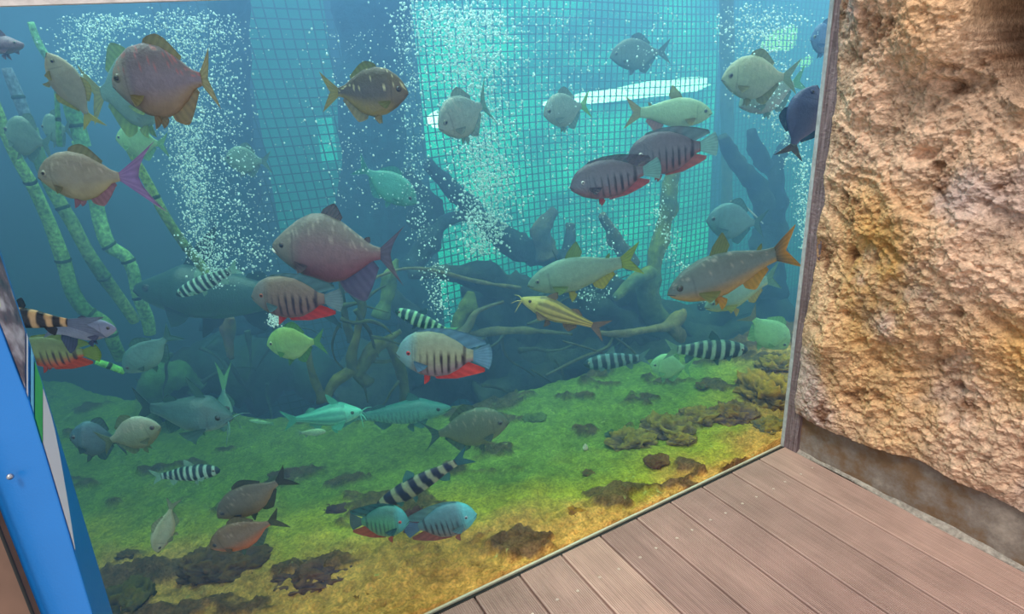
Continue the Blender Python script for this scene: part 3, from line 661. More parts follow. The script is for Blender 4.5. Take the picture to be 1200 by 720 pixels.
# ------------------------------------------------------------------ rocks on the bed
def stone(label, px, py, wpx, hpx, col=(88, 64, 56), col2=(120, 88, 50), seed=0, name='stone', group='crusted stones on the tank bed'):
    d = ray(px, py); q = EYE + d * (EYE.z / -d.z); s = depth(q) / F
    bm = bmesh.new(); bmesh.ops.create_icosphere(bm, subdivisions=5, radius=1.0)
    A = np.array([v.co[:] for v in bm.verts]); n = fbm(A * 1.3 + seed * 3.7, 3, seed); n2 = fbm(A * 3.5 + seed, 4, seed + 3)
    ax = Vector((EX.x, EX.y, 0)).normalized(); ay = Vector((-ax.y, ax.x, 0))
    V = []; n3 = fbm(A * 9 + seed, 3, seed + 8)
    for a, r, r2, r3 in zip(A, n, n2, n3):
        k = 1 + 0.30 * r + 0.15 * r2; zz = a[2] * k * (0.85 + 0.25 * r2) + 0.22 * r3; k += 0.06 * r3
        o = ax * (a[0] * k * wpx * s / 2) + ay * (a[1] * k * hpx * s * 0.9) + Vector((0, 0, zz * hpx * s * 0.42))
        V.append((o.x, o.y, o.z))
    Fc = [tuple(v.index for v in f.verts) for f in bm.faces]; bm.free()
    t = np.clip(0.5 + 0.6 * n2 + 0.7 * n3 + 0.6 * np.clip(A[:, 2], 0, 1) - 0.35, 0, 1)[:, None]
    c = np.array(srgb(*col)) * (1 - t) + np.array(srgb(*col2)) * t
    o = mesh_obj(name, V, Fc, M_stone, colors=c); o.location = (q.x, q.y, 0.004)
    tag(o, label, 'stone', group); return o
stone('large brown crusted stone under the two grey fish at lower left', 256, 662, 96, 34, seed=1)
stone('dark purple-brown stone ridge lying right of the largest crusted stone', 362, 678, 92, 26, (84, 60, 70), (120, 84, 62), seed=2)
stone('dark stone in the bottom left corner beside the blue sign', 152, 704, 54, 30, (70, 60, 52), (110, 96, 44), seed=3)
stone('small flat dark stone below the pale hanging fish', 150, 652, 30, 9, (80, 64, 58), seed=4)
stone('half sunk brown stone under the belly of the upper grey fish', 340, 557, 46, 10, (84, 58, 70), (100, 76, 60), seed=5)
stone('small dark elongated stone left of the pair of blue cichlids', 392, 598, 34, 10, (76, 52, 66), (96, 70, 60), seed=6)
stone('dark red stone between the two blue cichlids', 483, 612, 24, 22, (88, 52, 60), (98, 60, 60), seed=7)
stone('knobbly brown stone at the lower left end of the brown crust patch right of centre', 738, 517, 52, 22, (92, 76, 68), (156, 136, 60), seed=8)
stone('largest knobbly brown stone in the middle of the crust patch right of centre', 778, 501, 54, 26, (100, 80, 72), (150, 130, 60), seed=28)
stone('knobbly brown stone at the upper right end of the crust patch right of centre', 816, 489, 46, 20, (104, 80, 74), (164, 136, 60), seed=29)
stone('low brown stone just below the largest knobbly one', 798, 516, 40, 13, (104, 82, 70), (168, 140, 60), seed=33)
stone('round brown stone below the knobbly crust patch', 770, 541, 30, 13, (110, 70, 50), seed=9)
stone('orange and grey crusted boulder against the pane near the corner', 898, 462, 62, 40, (96, 74, 66), (206, 150, 56), seed=10)
stone('grey-blue stone at the foot of the crusted boulder', 905, 502, 44, 20, (84, 84, 84), (150, 120, 60), seed=11)
stone('purple-brown stone left of the crusted boulder', 858, 486, 50, 26, (102, 76, 84), (160, 120, 60), seed=12)
stone('ochre crusted stone on the ridge beside the frame', 906, 428, 46, 22, (110, 82, 66), (206, 156, 56), seed=13)
stone('small grey pebble on the green bed under the faint round fish', 717, 511, 13, 9, (70, 90, 80), (90, 110, 80), seed=14)
stone('tiny dark pebble left of the round brown stone', 690, 556, 13, 7, (84, 100, 60), seed=15)
stone('low weedy grey stone near the top of the green slope', 628, 492, 26, 10, (92, 104, 62), (100, 116, 62), seed=16)
stone('green tufted stone on the crest of the slope', 822, 453, 15, 8, (88, 104, 60), seed=17)
stone('rusty stone by the pane edge below the round brown stone', 720, 588, 36, 13, (132, 78, 46), (170, 120, 40), seed=18)
stone('flat rusty stone by the pane further left', 672, 603, 30, 10, (128, 80, 50), (170, 120, 40), seed=19)
stone('brown crust lump close to the pane at bottom centre', 420, 705, 34, 12, (110, 76, 54), (160, 110, 44), seed=20)
# white snail shell
q = P(686, 528, 0.0); d = ray(686, 528); q = EYE + d * (EYE.z / -d.z); s = depth(q) / F
pts = [(q.x + k * 0.0, q.y, q.z + 0.004 + 0.028 * k, r) for k, r in ((0, .009), (.3, .012), (.6, .009), (.85, .005), (1, .001))]
sh = tube('snail_shell', pts, M_stone, None, (238, 234, 215), (225, 215, 190), seg=12, rough=0.08, seed=3); tag(sh, 'small upright white snail shell on the green bed', 'shell')

# ------------------------------------------------------------------ fish
PROF = {
 'disc': dict(top=[(0, .03), (.06, .20), (.14, .33), (.28, .46), (.45, .50), (.62, .44), (.78, .29), (.90, .14), (1, .085)],
              bot=[(0, .06), (.06, .16), (.16, .30), (.32, .44), (.50, .50), (.66, .43), (.80, .27), (.90, .13), (1, .085)], w=.17, eye=(.12, .06, .064)),
 'severum': dict(top=[(0, .00), (.05, .20), (.12, .34), (.25, .46), (.42, .50), (.60, .46), (.78, .32), (.92, .16), (1, .12)],
              bot=[(0, .10), (.06, .20), (.16, .34), (.32, .46), (.50, .50), (.68, .45), (.82, .31), (.93, .15), (1, .12)], w=.19, eye=(.17, .05, .050)),
 'slim': dict(top=[(0, .04), (.06, .20), (.16, .36), (.32, .48), (.48, .50), (.66, .40), (.82, .26), (.92, .19), (1, .17)],
              bot=[(0, .08), (.06, .22), (.16, .36), (.32, .48), (.50, .50), (.68, .38), (.82, .25), (.92, .19), (1, .17)], w=.42, eye=(.10, .06, .028)),
 'redp': dict(top=[(0, .02), (.05, .11), (.12, .22), (.24, .38), (.36, .48), (.48, .50), (.62, .42), (.78, .25), (.92, .11), (1, .085)],
              bot=[(0, .10), (.06, .19), (.16, .30), (.32, .44), (.50, .50), (.66, .44), (.80, .28), (.92, .12), (1, .085)], w=.22, eye=(.115, .03, .045)),
 'cigar': dict(top=[(0, .08), (.06, .26), (.16, .38), (.32, .48), (.50, .50), (.68, .42), (.84, .28), (1, .20)],
              bot=[(0, .10), (.06, .26), (.16, .38), (.32, .48), (.50, .50), (.68, .42), (.84, .28), (1, .20)], w=.62, eye=(.09, .08, .025)),
 'cat': dict(top=[(0, .06), (.06, .16), (.18, .32), (.30, .50), (.45, .48), (.65, .34), (.84, .20), (1, .13)],
              bot=[(0, .10), (.08, .24), (.22, .38), (.36, .46), (.52, .46), (.68, .34), (.84, .20), (1, .13)], w=.85, eye=(.12, .10, .022)),
}
def prof(pr, t):
    xs = [a for a, _ in pr]; ys = [b for _, b in pr]; return float(np.interp(t, xs, ys))
def sprof(pr, t):
    return (prof(pr, t - .02) + 2 * prof(pr, t) + prof(pr, t + .02)) / 4 if 0.02 < t < 0.98 else prof(pr, t)

def color_fn(kind, c):
    top, side, belly = [np.array(srgb(*x)) for x in c['cols']]
    st = np.array(srgb(*c.get('stripe', (24, 28, 36))))
    head = np.array(srgb(*c['head'])) if 'head' in c else None
    pat = c.get('pat')
    def f(t, h, seed):      # t 0 snout .. 1 tail root, h -1 belly .. 1 back
        if h > 0.1: k = min(1, (h - 0.1) / 0.6); b = side * (1 - k) + top * k
        else: k = min(1, max(0, (-h - 0.15) / 0.6)); b = side * (1 - k) + belly * k
        if head is not None:
            k = min(1, max(0, (0.30 - t) / 0.14)); b = b * (1 - k) + head * k
        if pat == 'bars':        # cichlid: bars on the lower rear flank, strong bar before the tail
            if 0.30 < t < 0.93 and h < 0.35:
                s = math.sin((t - 0.30) * 2 * math.pi * 11 + 0.5 * h + 0.5 * n1(t * 9, h * 2, 0, seed))
                k = min(1, max(0, s * 2.2 - 0.75)) * min(1, (0.35 - h) / 0.35) * min(1, max(0, (h + 0.95) / 0.2)) * (0.45 + 0.55 * min(1, (t - .3) / .2))
                b = b * (1 - k) + st * k
            if 0.86 < t < 0.91: b = b * 0.25 + st * 0.75
            if t < 0.27 and t > 0.245 and h < 0.5: b = b * 0.75
        if pat == 'bands':
            n = c.get('n', 9); s = math.sin(t * 2 * math.pi * n * (0.85 + 0.15 * t) + 0.3 * math.sin(h * 2)); k = min(1, max(0, s * 4 + 1.6)); b = b * (1 - k) + st * k
        if pat == 'fine':
            s = math.sin(t * 2 * math.pi * 22 + 2.5 * h); k = min(1, max(0, s * 2)) * (1 if t > 0.3 and h < 0.5 else 0.15) * .7; b = b * (1 - k) + st * k
        if pat == 'lines':
            s = math.sin(h * 11 + 3); k = min(1, max(0, s * 3)) * (1 if t > 0.22 else 0); b = b * (1 - k * .8) + st * k * .8
        if pat == 'spots' and h > 0.15:
            if n1(t * 44, h * 9, 0, seed) > 0.62: b = b * 0.35 + np.array(srgb(232, 230, 180)) * 0.65
        if pat == 'glint' and h > 0.35:  # small specular highlights painted as paler flecks along the back
            if n1(t * 60, h * 16, 0, seed) > 0.62: b = b * 0.75 + np.array(srgb(222, 210, 196)) * 0.25
        if pat == 'redspot' and h > 0.3:
            v = n1(t * 50, h * 12, 0, seed)
            if v > 0.5: b = b * 0.6 + np.array(srgb(205, 96, 90)) * 0.4
        if 0.215 < t < 0.235 and abs(h) < 0.6: b = b * 0.72     # gill cover edge
        return b
    return f

def fin_sheet(name, base, outer, parent, color, color2=None, rows=6, mat_=None, wave=0.0, label=None):
    """fan of rays from base points to outer points (local coords)"""
    n = len(base); V = []; C = []; a = np.array(srgb(*color)); b = np.array(srgb(*(color2 or color)))
    for side in (0, 1):
        for i in range(n):
            for j in range(rows):
                t = j / (rows - 1); p = Vector(base[i]) * (1 - t) + Vector(outer[i]) * t
                L = (Vector(outer[i]) - Vector(base[i])).length
                th = (0.0016 if side == 0 else -0.0016) * (1 - 0.75 * t)
                p = p + Vector((0, wave * L * math.sin(t * 2.6 + i * 0.35) * t + th + 0.0006 * (i % 2), 0))
                V.append(p); c = a * (1 - t) + b * t
                C.append(c * (0.82 if i % 2 else 1.08))
    f1 = grid_faces(n, rows); m = n * rows
    Fc = f1 + [tuple(reversed([k + m for k in f])) for f in f1]
    for i in range(n - 1):
        Fc.append((i * rows + rows - 1, (i + 1) * rows + rows - 1, m + (i + 1) * rows + rows - 1, m + i * rows + rows - 1))
    for j in range(rows - 1):
        Fc.append((j, j + 1, m + j + 1, m + j)); k = (n - 1) * rows; Fc.append((k + j + 1, k + j, m + k + j, m + k + j + 1))
    o = mesh_obj(name, V, Fc, mat_ or M_fin, parent, colors=np.clip(np.array(C), 0.003, 1))
    if label: o['label'] = label
    return o

SEED = [0]
def fish(name, label, kind, snout, tail, hpx, d, c, tailtype='fork', group=None, twist=0.0, bend=0.0, cat='fish', fins=None, tailc=None, finc=None, analc=None, tail_h=1.0, dorsal_h=1.0, anal_h=1.0, barbels=False, Dabs=None, body_end=None):
    """snout/tail: pixels of the mouth and of the tail tip; d: distance behind the glass of the middle; twist>0 turns the tail away from the viewer"""
    SEED[0] += 1; seed = SEED[0]
    mx_, my_ = (snout[0] + tail[0]) / 2, (snout[1] + tail[1]) / 2
    D = depth(P(mx_, my_, d))
    lw = math.hypot(snout[0] - tail[0], snout[1] - tail[1]) * D / F
    p0 = PD(snout[0], snout[1], D - twist * lw * 0.5); p1 = PD(tail[0], tail[1], D + twist * lw * 0.5)
    for q in (p0, p1):
        if q.y < 0.05: q += EF * ((0.05 - q.y) / EF.y)
    L = (p0 - p1).length; H = hpx * D / F
    X = (p0 - p1).normalized(); Z = Vector((0, 0, 1)); Z = (Z - X * Z.dot(X)).normalized(); 
    if abs(X.z) > 0.9: Z = (EX * (1 if tail[0] > snout[0] else -1)); Z = (Z - X * Z.dot(X)).normalized()
    Y = Z.cross(X)
    mid = (p0 + p1) / 2
    e = empty(name, label, cat, mid, group)
    e.matrix_world = Matrix(((X.x, Y.x, Z.x, mid.x), (X.y, Y.y, Z.y, mid.y), (X.z, Y.z, Z.z, mid.z), (0, 0, 0, 1)))
    pr = PROF[kind]; be = body_end or {'disc': .80, 'severum': .80, 'slim': .82, 'redp': .82, 'cigar': .84, 'cat': .82}[kind]
    NS, NR = 56, 32; V = []; C = []; cf = color_fn(kind, c); W = H * pr['w']
    if kind in ('slim', 'cigar', 'cat'): W = H * pr['w'] * 0.5
    else: W = H * pr['w']
    def xat(t): return L / 2 - t * be * L
    def yb(t): return bend * L * (t ** 2)
    for i in range(NS + 1):
        t = (i / NS) ** 1.15
        tp = sprof(pr['top'], t) * H; bt = sprof(pr['bot'], t) * H
        wd = W * (min(1, (t / .30)) ** .55 * (1 if t < .35 else max(.12, 1 - ((t - .35) / .65) ** 1.3 * .9)))
        wd = max(wd, 0.012 * L * (1 if t > 0.02 else .6))
        for k in range(NR):
            a = 2 * math.pi * k / NR; sz = math.sin(a); cy = math.cos(a)
            z = (tp if sz > 0 else bt) * sz; y = wd * (abs(cy) ** 0.85) * (1 if cy > 0 else -1)
            if i == 0: z *= 0.55
            V.append((xat(t), y + yb(t), z)); C.append(cf(t, sz, seed))
    Fc = grid_faces(NS + 1, NR, True)
    V.append((xat(0) + 0.008 * L, 0, -0.01 * H)); C.append(C[0]); V.append((xat(1), yb(1), 0)); C.append(C[-2])
    Fc += [((k + 1) % NR, k, len(V) - 2) for k in range(NR)] + [(NS * NR + k, NS * NR + (k + 1) % NR, len(V) - 1) for k in range(NR)]
    Fc = [tuple(reversed(f)) for f in Fc]
    mesh_obj('body', V, Fc, M_fish, e, colors=np.clip(np.array(C), 0.003, 1))
    # mouth lips
    ex, ez, er = pr['eye']; r = er * H if kind in ('disc', 'severum', 'redp') else max(er * L * .8, H * .075)
    if kind in ('slim', 'cigar', 'cat'): r = min(r, H * .11)
    ic = c.get('iris', (190, 190, 170)); wdE = W * min(1, (ex / .30)) ** .55
    for sgn in (-1, 1):
        bm = bmesh.new(); bmesh.ops.create_uvsphere(bm, u_segments=14, v_segments=8, radius=1)
        vv = [(v.co.x * r, v.co.z * r * .55, v.co.y * r) for v in bm.verts]; ff = [tuple(v.index for v in f.verts) for f in bm.faces]; bm.free()
        eo = mesh_obj('eye', vv, ff, M_iris, e, colors=np.tile(np.array(srgb(*ic)), (len(vv), 1)))
        eo.location = (xat(ex), sgn * (wdE * .93), ez * H)
        po = mesh_obj('pupil', [(a * .55, b * .55, cc * .55) for a, b, cc in vv], ff, M_pupil, eo); po.location = (0, sgn * r * .36, 0)
    tc = tailc or (c['cols'][1]); fc = finc or c['cols'][1]; ac = analc or fc
    if hpx >= 30:
        wm = W * min(1, (.05 / .30)) ** .55; zm = -.05 * H
        tube('mouth', [(xat(.05), -wm * .98, zm - .035 * H, .0035 * L), (xat(.012), -wm * .45, zm, .004 * L), (xat(0) + .006 * L, 0, zm + .01 * H, .004 * L), (xat(.012), wm * .45, zm, .004 * L), (xat(.05), wm * .98, zm - .035 * H, .0035 * L)], M_fish, e, tuple(int(v * .45) for v in c['cols'][1]), seg=6, rough=0, n=4)
    if c.get('lip'):
        tube('lip', [(L / 2 - .03 * L, -W * .30, -.10 * H, .009 * L), (L / 2 - .001 * L, 0, -.075 * H, .013 * L), (L / 2 - .03 * L, W * .30, -.10 * H, .009 * L)], M_fish, e, c['lip'], seg=8, rough=0, n=4)['label'] = 'white lip'
    # tail fin
    x1 = xat(0.985); z1 = sprof(pr['top'], 1) * H * 1.0; n = 15; base = []; outer = []
    TL = L / 2 + x1
    th = {'fork': .40, 'round': .28, 'lunate': .46}[tailtype] * H * tail_h * (1.35 if kind in ('slim', 'cat', 'cigar') else 1)
    for i in range(n):
        u = -1 + 2 * i / (n - 1)
        if tailtype == 'round': xx = -L / 2 + TL * 0.16 * u * u
        elif tailtype == 'fork': xx = -L / 2 + TL * 0.50 * (1 - abs(u)) ** 1.1
        else: xx = -L / 2 + TL * 0.55 * (1 - abs(u) ** 1.6)
        base.append((x1, yb(1), u * z1 * .8)); outer.append((xx, yb(1) + bend * L * .35, u * th))
    fin_sheet('tail_fin', base, outer, e, tc, c.get('tail2', tc), wave=.04, label=c.get('tail_label'))
    # dorsal
    spec = {'redp': (0,), 'disc': (.42, .80, .20, .55), 'severum': (.28, .90, .15, .9), 'slim': (.44, .60, .30, .35), 'cigar': (.42, .56, .40, .4), 'cat': (.30, .42, .55, .4)}[kind]
    def dfin(nm, t0, t1, hh, shape, edge, color, sgn=1, sweep=.5, lab=None, color2=None):
        n = 13; base = []; outer = []
        for i in range(n):
            u = i / (n - 1); t = t0 + (t1 - t0) * u
            zz = (sprof(pr['top'], t) if sgn > 0 else -sprof(pr['bot'], t)) * H
            if shape == 'long': k = .35 + .65 * u ** 1.4 if u < .93 else .75
            elif shape == 'sail': k = math.sin(min(1, (u + .12) * 2.1) * math.pi / 2) * (1 - .72 * max(0, u - .25) / .75)
            else: k = math.sin(min(1, (u + .15) * 1.8) * math.pi / 2) * (1 - .55 * u)
            base.append((xat(t), yb(t), zz * .93))
            outer.append((xat(t) - sweep * hh * H * k * (1 + u * (1.6 if shape == 'long' else .2)), yb(t), zz + sgn * hh * H * k))
        return fin_sheet(nm, base, outer, e, color, color2, wave=.05, label=lab)
    dh = dorsal_h
    if kind == 'severum':
        dfin('dorsal_fin', .24, .93, .15 * dh, 'long', 1, fc, 1, 1.25)
        dfin('anal_fin', .48, .93, .15 * anal_h, 'long', 1, ac, -1, 1.2, c.get('anal_label'))
    elif kind == 'disc':
        dfin('dorsal_fin', .42, .80, .17 * dh, 'sail', 1, fc, 1, .7)
        dfin('anal_fin', .58, .92, .19 * anal_h, 'sail', 1, ac, -1, .55, c.get('anal_label'))
    elif kind == 'redp':
        dfin('dorsal_fin', .44, .62, .16, 'sail', 1, fc, 1, .8)
        dfin('anal_fin', .60, .93, .34, 'sail', 1, ac, -1, .75, c.get('anal_label'))
        dfin('adipose_fin', .84, .89, .05, 'sail', 1, fc, 1, 1.2)
    elif kind == 'slim':
        dfin('dorsal_fin', .42, .58, .42 * dh, 'sail', 1, fc, 1, .7)
        dfin('anal_fin', .66, .90, .32 * anal_h, 'sail', 1, ac, -1, .4, c.get('anal_label'))
        dfin('adipose_fin', .84, .88, .12, 'sail', 1, fc, 1, 1.0)
    elif kind == 'cigar':
        dfin('dorsal_fin', .40, .54, .50 * dh, 'sail', 1, fc, 1, .7)
        dfin('anal_fin', .74, .86, .40 * anal_h, 'sail', 1, ac, -1, .7)
    else:
        dfin('dorsal_fin', .30, .42, .75 * dh, 'sail', 1, fc, 1, .75)
        dfin('anal_fin', .62, .80, .35 * anal_h, 'sail', 1, ac, -1, .7)
        dfin('adipose_fin', .66, .82, .16, 'sail', 1, fc, 1, 1.0)
    # pelvic and pectoral fins, both sides
    for sgn in (-1, 1):
        t = .40 if kind != 'severum' else .36; n = 7; base = []; outer = []; ln = {'disc': .20, 'severum': .20, 'redp': .16, 'slim': .30, 'cigar': .30, 'cat': .36}[kind] * H
        for i in range(n):
            u = i / (n - 1); base.append((xat(t + .03 * u), sgn * W * .22, -sprof(pr['bot'], t) * H * .93))
            an = -0.5 - 1.0 * (1 - u); k = ln * (1 - .3 * u)
            outer.append((xat(t) - k * math.cos(an) * .8 - .02 * L * u, sgn * (W * .22 + k * .35), -sprof(pr['bot'], t) * H * .93 - k * (-math.sin(an))))
        fin_sheet('pelvic_fin', base, outer, e, c.get('pelvic', ac), rows=4)
        base = []; outer = []; t = .24; ln = {'disc': .24, 'severum': .30, 'redp': .22, 'slim': .42, 'cigar': .40, 'cat': .55}[kind] * H
        zb_ = -.16 * H if kind != 'severum' else -.10 * H; wt = W * .93
        for i in range(n):
            u = i / (n - 1); base.append((xat(t), sgn * wt * .96, zb_ - .05 * H * u))
            an = -.15 - 1.0 * u; k = ln * (1 - .25 * u)
            outer.append((xat(t) - k * math.cos(an), sgn * (wt + k * .38), zb_ - .05 * H * u + k * math.sin(an) * .7))
        fin_sheet('pectoral_fin', base, outer, e, c.get('pectoral', fc), rows=4)
    if barbels:
        for sgn in (-1, 1):
            for (dx, dz, ln) in ((.10, -.1, .9), (.03, -.5, .6)):
                a = Vector((xat(.02), sgn * W * .25, -.06 * H)); b = a + Vector((dx * L, sgn * ln * H * .5, dz * H)); m2 = (a + b) / 2 + Vector((0, 0, .06 * H))
                tube('barbel', [(*a, .0018), (*m2, .0014), (*b, .0008)], M_fish, e, c['cols'][1], seg=6, rough=0, n=4)
    return e

# colour schemes (skin colours of the animals, some with painted glints)
PACU = dict(cols=[(112, 100, 106), (122, 110, 122), (140, 118, 92)], iris=(110, 110, 100), pat='redspot', head=(140, 136, 126))
PACU2 = dict(cols=[(140, 134, 120), (150, 146, 130), (168, 158, 120)], iris=(160, 160, 140), pat='glint')
FAINT = dict(cols=[(110, 140, 130), (130, 160, 146), (140, 165, 145)], iris=(120, 130, 120))
SILV = dict(cols=[(130, 150, 146), (150, 168, 162), (158, 172, 160)], iris=(120, 130, 120), pat='glint')
REDP = dict(cols=[(116, 110, 106), (132, 104, 110), (136, 86, 96)], iris=(90, 80, 80), pat='glint', head=(132, 124, 116), tail_label='purple-grey tail fin', lip=(235, 238, 228))
SEVP = dict(cols=[(92, 88, 100), (110, 112, 126), (134, 100, 104)], pat='bars', iris=(216, 214, 214), anal_label='red anal fin')
SEVB = dict(cols=[(132, 152, 130), (150, 162, 134), (140, 124, 136)], pat='bars', stripe=(38, 34, 44), head=(122, 170, 176), iris=(205, 70, 70), anal_label='coral red anal fin', tail_label='pale blue tail fin')
SEVD = dict(cols=[(120, 108, 96), (128, 112, 104), (128, 104, 104)], pat='bars', stripe=(40, 34, 52), head=(122, 124, 122), iris=(170, 90, 70), anal_label='bright red anal fin')
SEVG = dict(cols=[(66, 130, 122), (84, 160, 124), (100, 150, 120)], pat='bars', stripe=(40, 92, 92), head=(76, 170, 176), iris=(210, 90, 80))
SEVT = dict(cols=[(84, 136, 150), (84, 130, 142), (120, 124, 130)], stripe=(36, 50, 64), head=(96, 196, 206), iris=(150, 170, 180), pat='bars')
DARKP = dict(cols=[(88, 84, 74), (92, 90, 92), (150, 136, 84)], pat='spots', iris=(70, 70, 70), head=(104, 98, 82))
GREENP = dict(cols=[(150, 196, 110), (140, 190, 116), (156, 200, 130)], iris=(170, 200, 150))
PALEG = dict(cols=[(150, 200, 150), (160, 208, 150), (168, 206, 150)], iris=(150, 180, 150))
CHAR1 = dict(cols=[(110, 144, 130), (124, 158, 138), (144, 168, 136)], iris=(120, 140, 120), tail_label='yellow tail fin')
CHAR2 = dict(cols=[(92, 106, 104), (108, 126, 128), (178, 148, 92)], iris=(80, 80, 70), pat='glint', tail2=(232, 160, 60), tail_label='dark tail fin with orange lobes')
CHAR3 = dict(cols=[(120, 160, 150), (128, 166, 146), (160, 172, 120)], iris=(120, 140, 120))
GHOST = dict(cols=[(176, 172, 150), (172, 168, 146), (176, 160, 130)], iris=(130, 130, 110))
LEPO = dict(cols=[(166, 214, 200), (176, 222, 208), (180, 222, 210)], pat='bands', stripe=(30, 66, 78), iris=(150, 160, 150))
LEPO2 = dict(cols=[(150, 158, 130), (168, 174, 148), (172, 180, 154)], pat='bands', stripe=(26, 30, 62), iris=(150, 150, 150), n=7)
TEAL = dict(cols=[(80, 128, 128), (90, 142, 138), (110, 156, 144)], iris=(90, 110, 110))
CATG = dict(cols=[(70, 104, 108), (90, 136, 140), (130, 176, 176)], iris=(60, 80, 80))
CATS = dict(cols=[(60, 130, 128), (110, 180, 166), (150, 205, 190)], pat='fine', stripe=(40, 100, 104), iris=(60, 80, 80))
CATB = dict(cols=[(110, 210, 190), (120, 220, 200), (170, 240, 225)], iris=(60, 90, 90), pat='lines', stripe=(70, 160, 150))
PICT = dict(cols=[(170, 162, 84), (186, 180, 104), (206, 200, 140)], pat='lines', stripe=(92, 88, 62), iris=(80, 80, 60))
NAVY = dict(cols=[(72, 82, 118), (86, 96, 130), (104, 98, 128)], iris=(60, 60, 100))
OLIVE = dict(cols=[(92, 112, 92), (104, 120, 98), (120, 130, 100)], iris=(80, 90, 80), pat='glint')
GREYF = dict(cols=[(104, 102, 92), (122, 118, 106), (136, 120, 92)], iris=(80, 80, 80), pat='glint')
BROWNF = dict(cols=[(126, 106, 84), (134, 120, 104), (190, 112, 76)], iris=(70, 80, 90), pat='glint')
DARKCAT = dict(cols=[(40, 76, 76), (50, 92, 84), (66, 110, 92)], iris=(40, 60, 60))
GOLDB = dict(cols=[(206, 160, 110), (212, 168, 120), (214, 176, 130)], pat='bands', stripe=(16, 18, 34), iris=(90, 80, 80), n=6)
SLATE = dict(cols=[(120, 130, 160), (138, 146, 172), (160, 166, 186)], iris=(90, 90, 100))

GP = 'deep-bodied silver fish'; GS = 'barred cichlids'; GB = 'banded slender fish'; GC = 'bottom catfish'; GH = 'long characin fish'
Y1 = (176, 160, 84); YG = (158, 178, 92)
# top left cluster
fish('silver_pacu', 'round grey-pink fish with red speckled back, top left', 'disc', (132, 98), (252, 92), 84, 0.16, PACU, 'fork', GP, finc=(160, 140, 88), tailc=(176, 160, 112), analc=(168, 132, 84), tail_h=1.0, dorsal_h=.8, body_end=.87)
fish('silver_pacu', 'dim olive fish facing right behind the red speckled one', 'disc', (196, 104), (100, 112), 84, 0.75, FAINT, 'fork', GP, finc=YG, tailc=(190, 176, 80))
fish('silver_pacu', 'pale pinkish ghostlike fish beside the upright pale bamboo', 'disc', (56, 62), (112, 150), 40, 0.45, GHOST, 'fork', GP, finc=Y1, tailc=(196, 182, 90), twist=.5)
fish('silver_pacu', 'dim green fish crossing the bamboo at the left edge', 'disc', (6, 152), (62, 172), 46, 0.95, FAINT, 'fork', GP)
fish('silver_pacu', 'small dim green fish tucked behind the thin vertical cane', 'disc', (50, 150), (84, 152), 34, 1.2, FAINT, 'fork', GP)
fish('silver_pacu', 'greenish fish under the red speckled fish, beside the purple tail', 'disc', (136, 162), (198, 170), 36, 0.85, PALEG, 'fork', GP)
fish('silver_pacu', 'golden-grey fish with trailing purple tail at the left', 'disc', (45, 206), (190, 208), 58, 0.14, dict(PACU2, tail_label='large purple tail fin'), 'lunate', GP, tailc=(176, 140, 190), finc=(150, 140, 110), analc=(190, 130, 140), tail_h=1.55, body_end=.66)
fish('silver_pacu', 'very faint teal fish inside the left bubble column', 'disc', (264, 186), (318, 190), 32, 1.2, FAINT, 'fork', GP)
fish('catfish', 'blurry pinkish fish head at the upper left edge', 'cat', (28, 52), (-40, 56), 20, 0.8, dict(FAINT, cols=[(130, 110, 130), (150, 120, 130), (150, 130, 130)]), 'fork', GC)
# top centre
fish('spotted_pacu', 'dark fish with yellow-white spots and yellow tail, facing right', 'disc', (478, 108), (376, 108), 56, 0.30, DARKP, 'fork', GP, finc=(140, 144, 84), tailc=(176, 158, 84), analc=(166, 150, 110), dorsal_h=.8)
fish('silver_pacu', 'plain grey-green fish seen half from the front in the bubbles', 'disc', (514, 150), (576, 118), 50, 0.55, SILV, 'lunate', GP, twist=.6, tail_h=1.3, tailc=(130, 170, 160))
fish('silver_pacu', 'grey-green fish with yellow tail just below the white light', 'disc', (637, 134), (692, 122), 40, 0.8, SILV, 'fork', GP, tailc=(150, 200, 110), twist=.3)
fish('silver_pacu', 'faint grey fish high before the net, dark backed', 'disc', (715, 66), (786, 60), 36, 1.1, dict(FAINT, cols=[(90, 110, 110), (110, 130, 130), (110, 135, 130)]), 'fork', GP)
fish('silver_characin', 'pale long fish with pink fins above the two barred cichlids', 'slim', (834, 132), (732, 132), 34, 0.60, dict(CHAR3, cols=[(156, 184, 150), (160, 188, 150), (168, 190, 150)]), 'fork', GH, finc=(160, 150, 90), tailc=(190, 160, 90), analc=(200, 120, 100))
fish('silver_pacu', 'large pale fish near the upper right of the pane, humped back', 'disc', (846, 92), (936, 90), 50, 0.38, dict(SILV, cols=[(164, 172, 146), (150, 166, 140), (150, 164, 140)]), 'fork', GP, finc=(150, 150, 110))
fish('silver_pacu', 'grey-green fish with lifted tail, lower half hidden by navy fish', 'disc', (866, 124), (946, 92), 42, 0.48, dict(SILV, cols=[(128, 156, 146), (134, 158, 148), (150, 150, 140)]), 'fork', GP, tailc=(130, 190, 150))
fish('navy_fish', 'round navy blue fish pressed against the corner frame', 'disc', (956, 100), (924, 186), 46, 0.16, NAVY, 'fork', GP, finc=(50, 56, 90), tailc=(110, 80, 70), twist=.3)
fish('silver_pacu', 'faint blue fish at the top right corner of the pane', 'disc', (950, 46), (984, 44), 34, 0.5, dict(FAINT, cols=[(80, 110, 150), (90, 120, 160), (100, 120, 150)]), 'fork', GP)
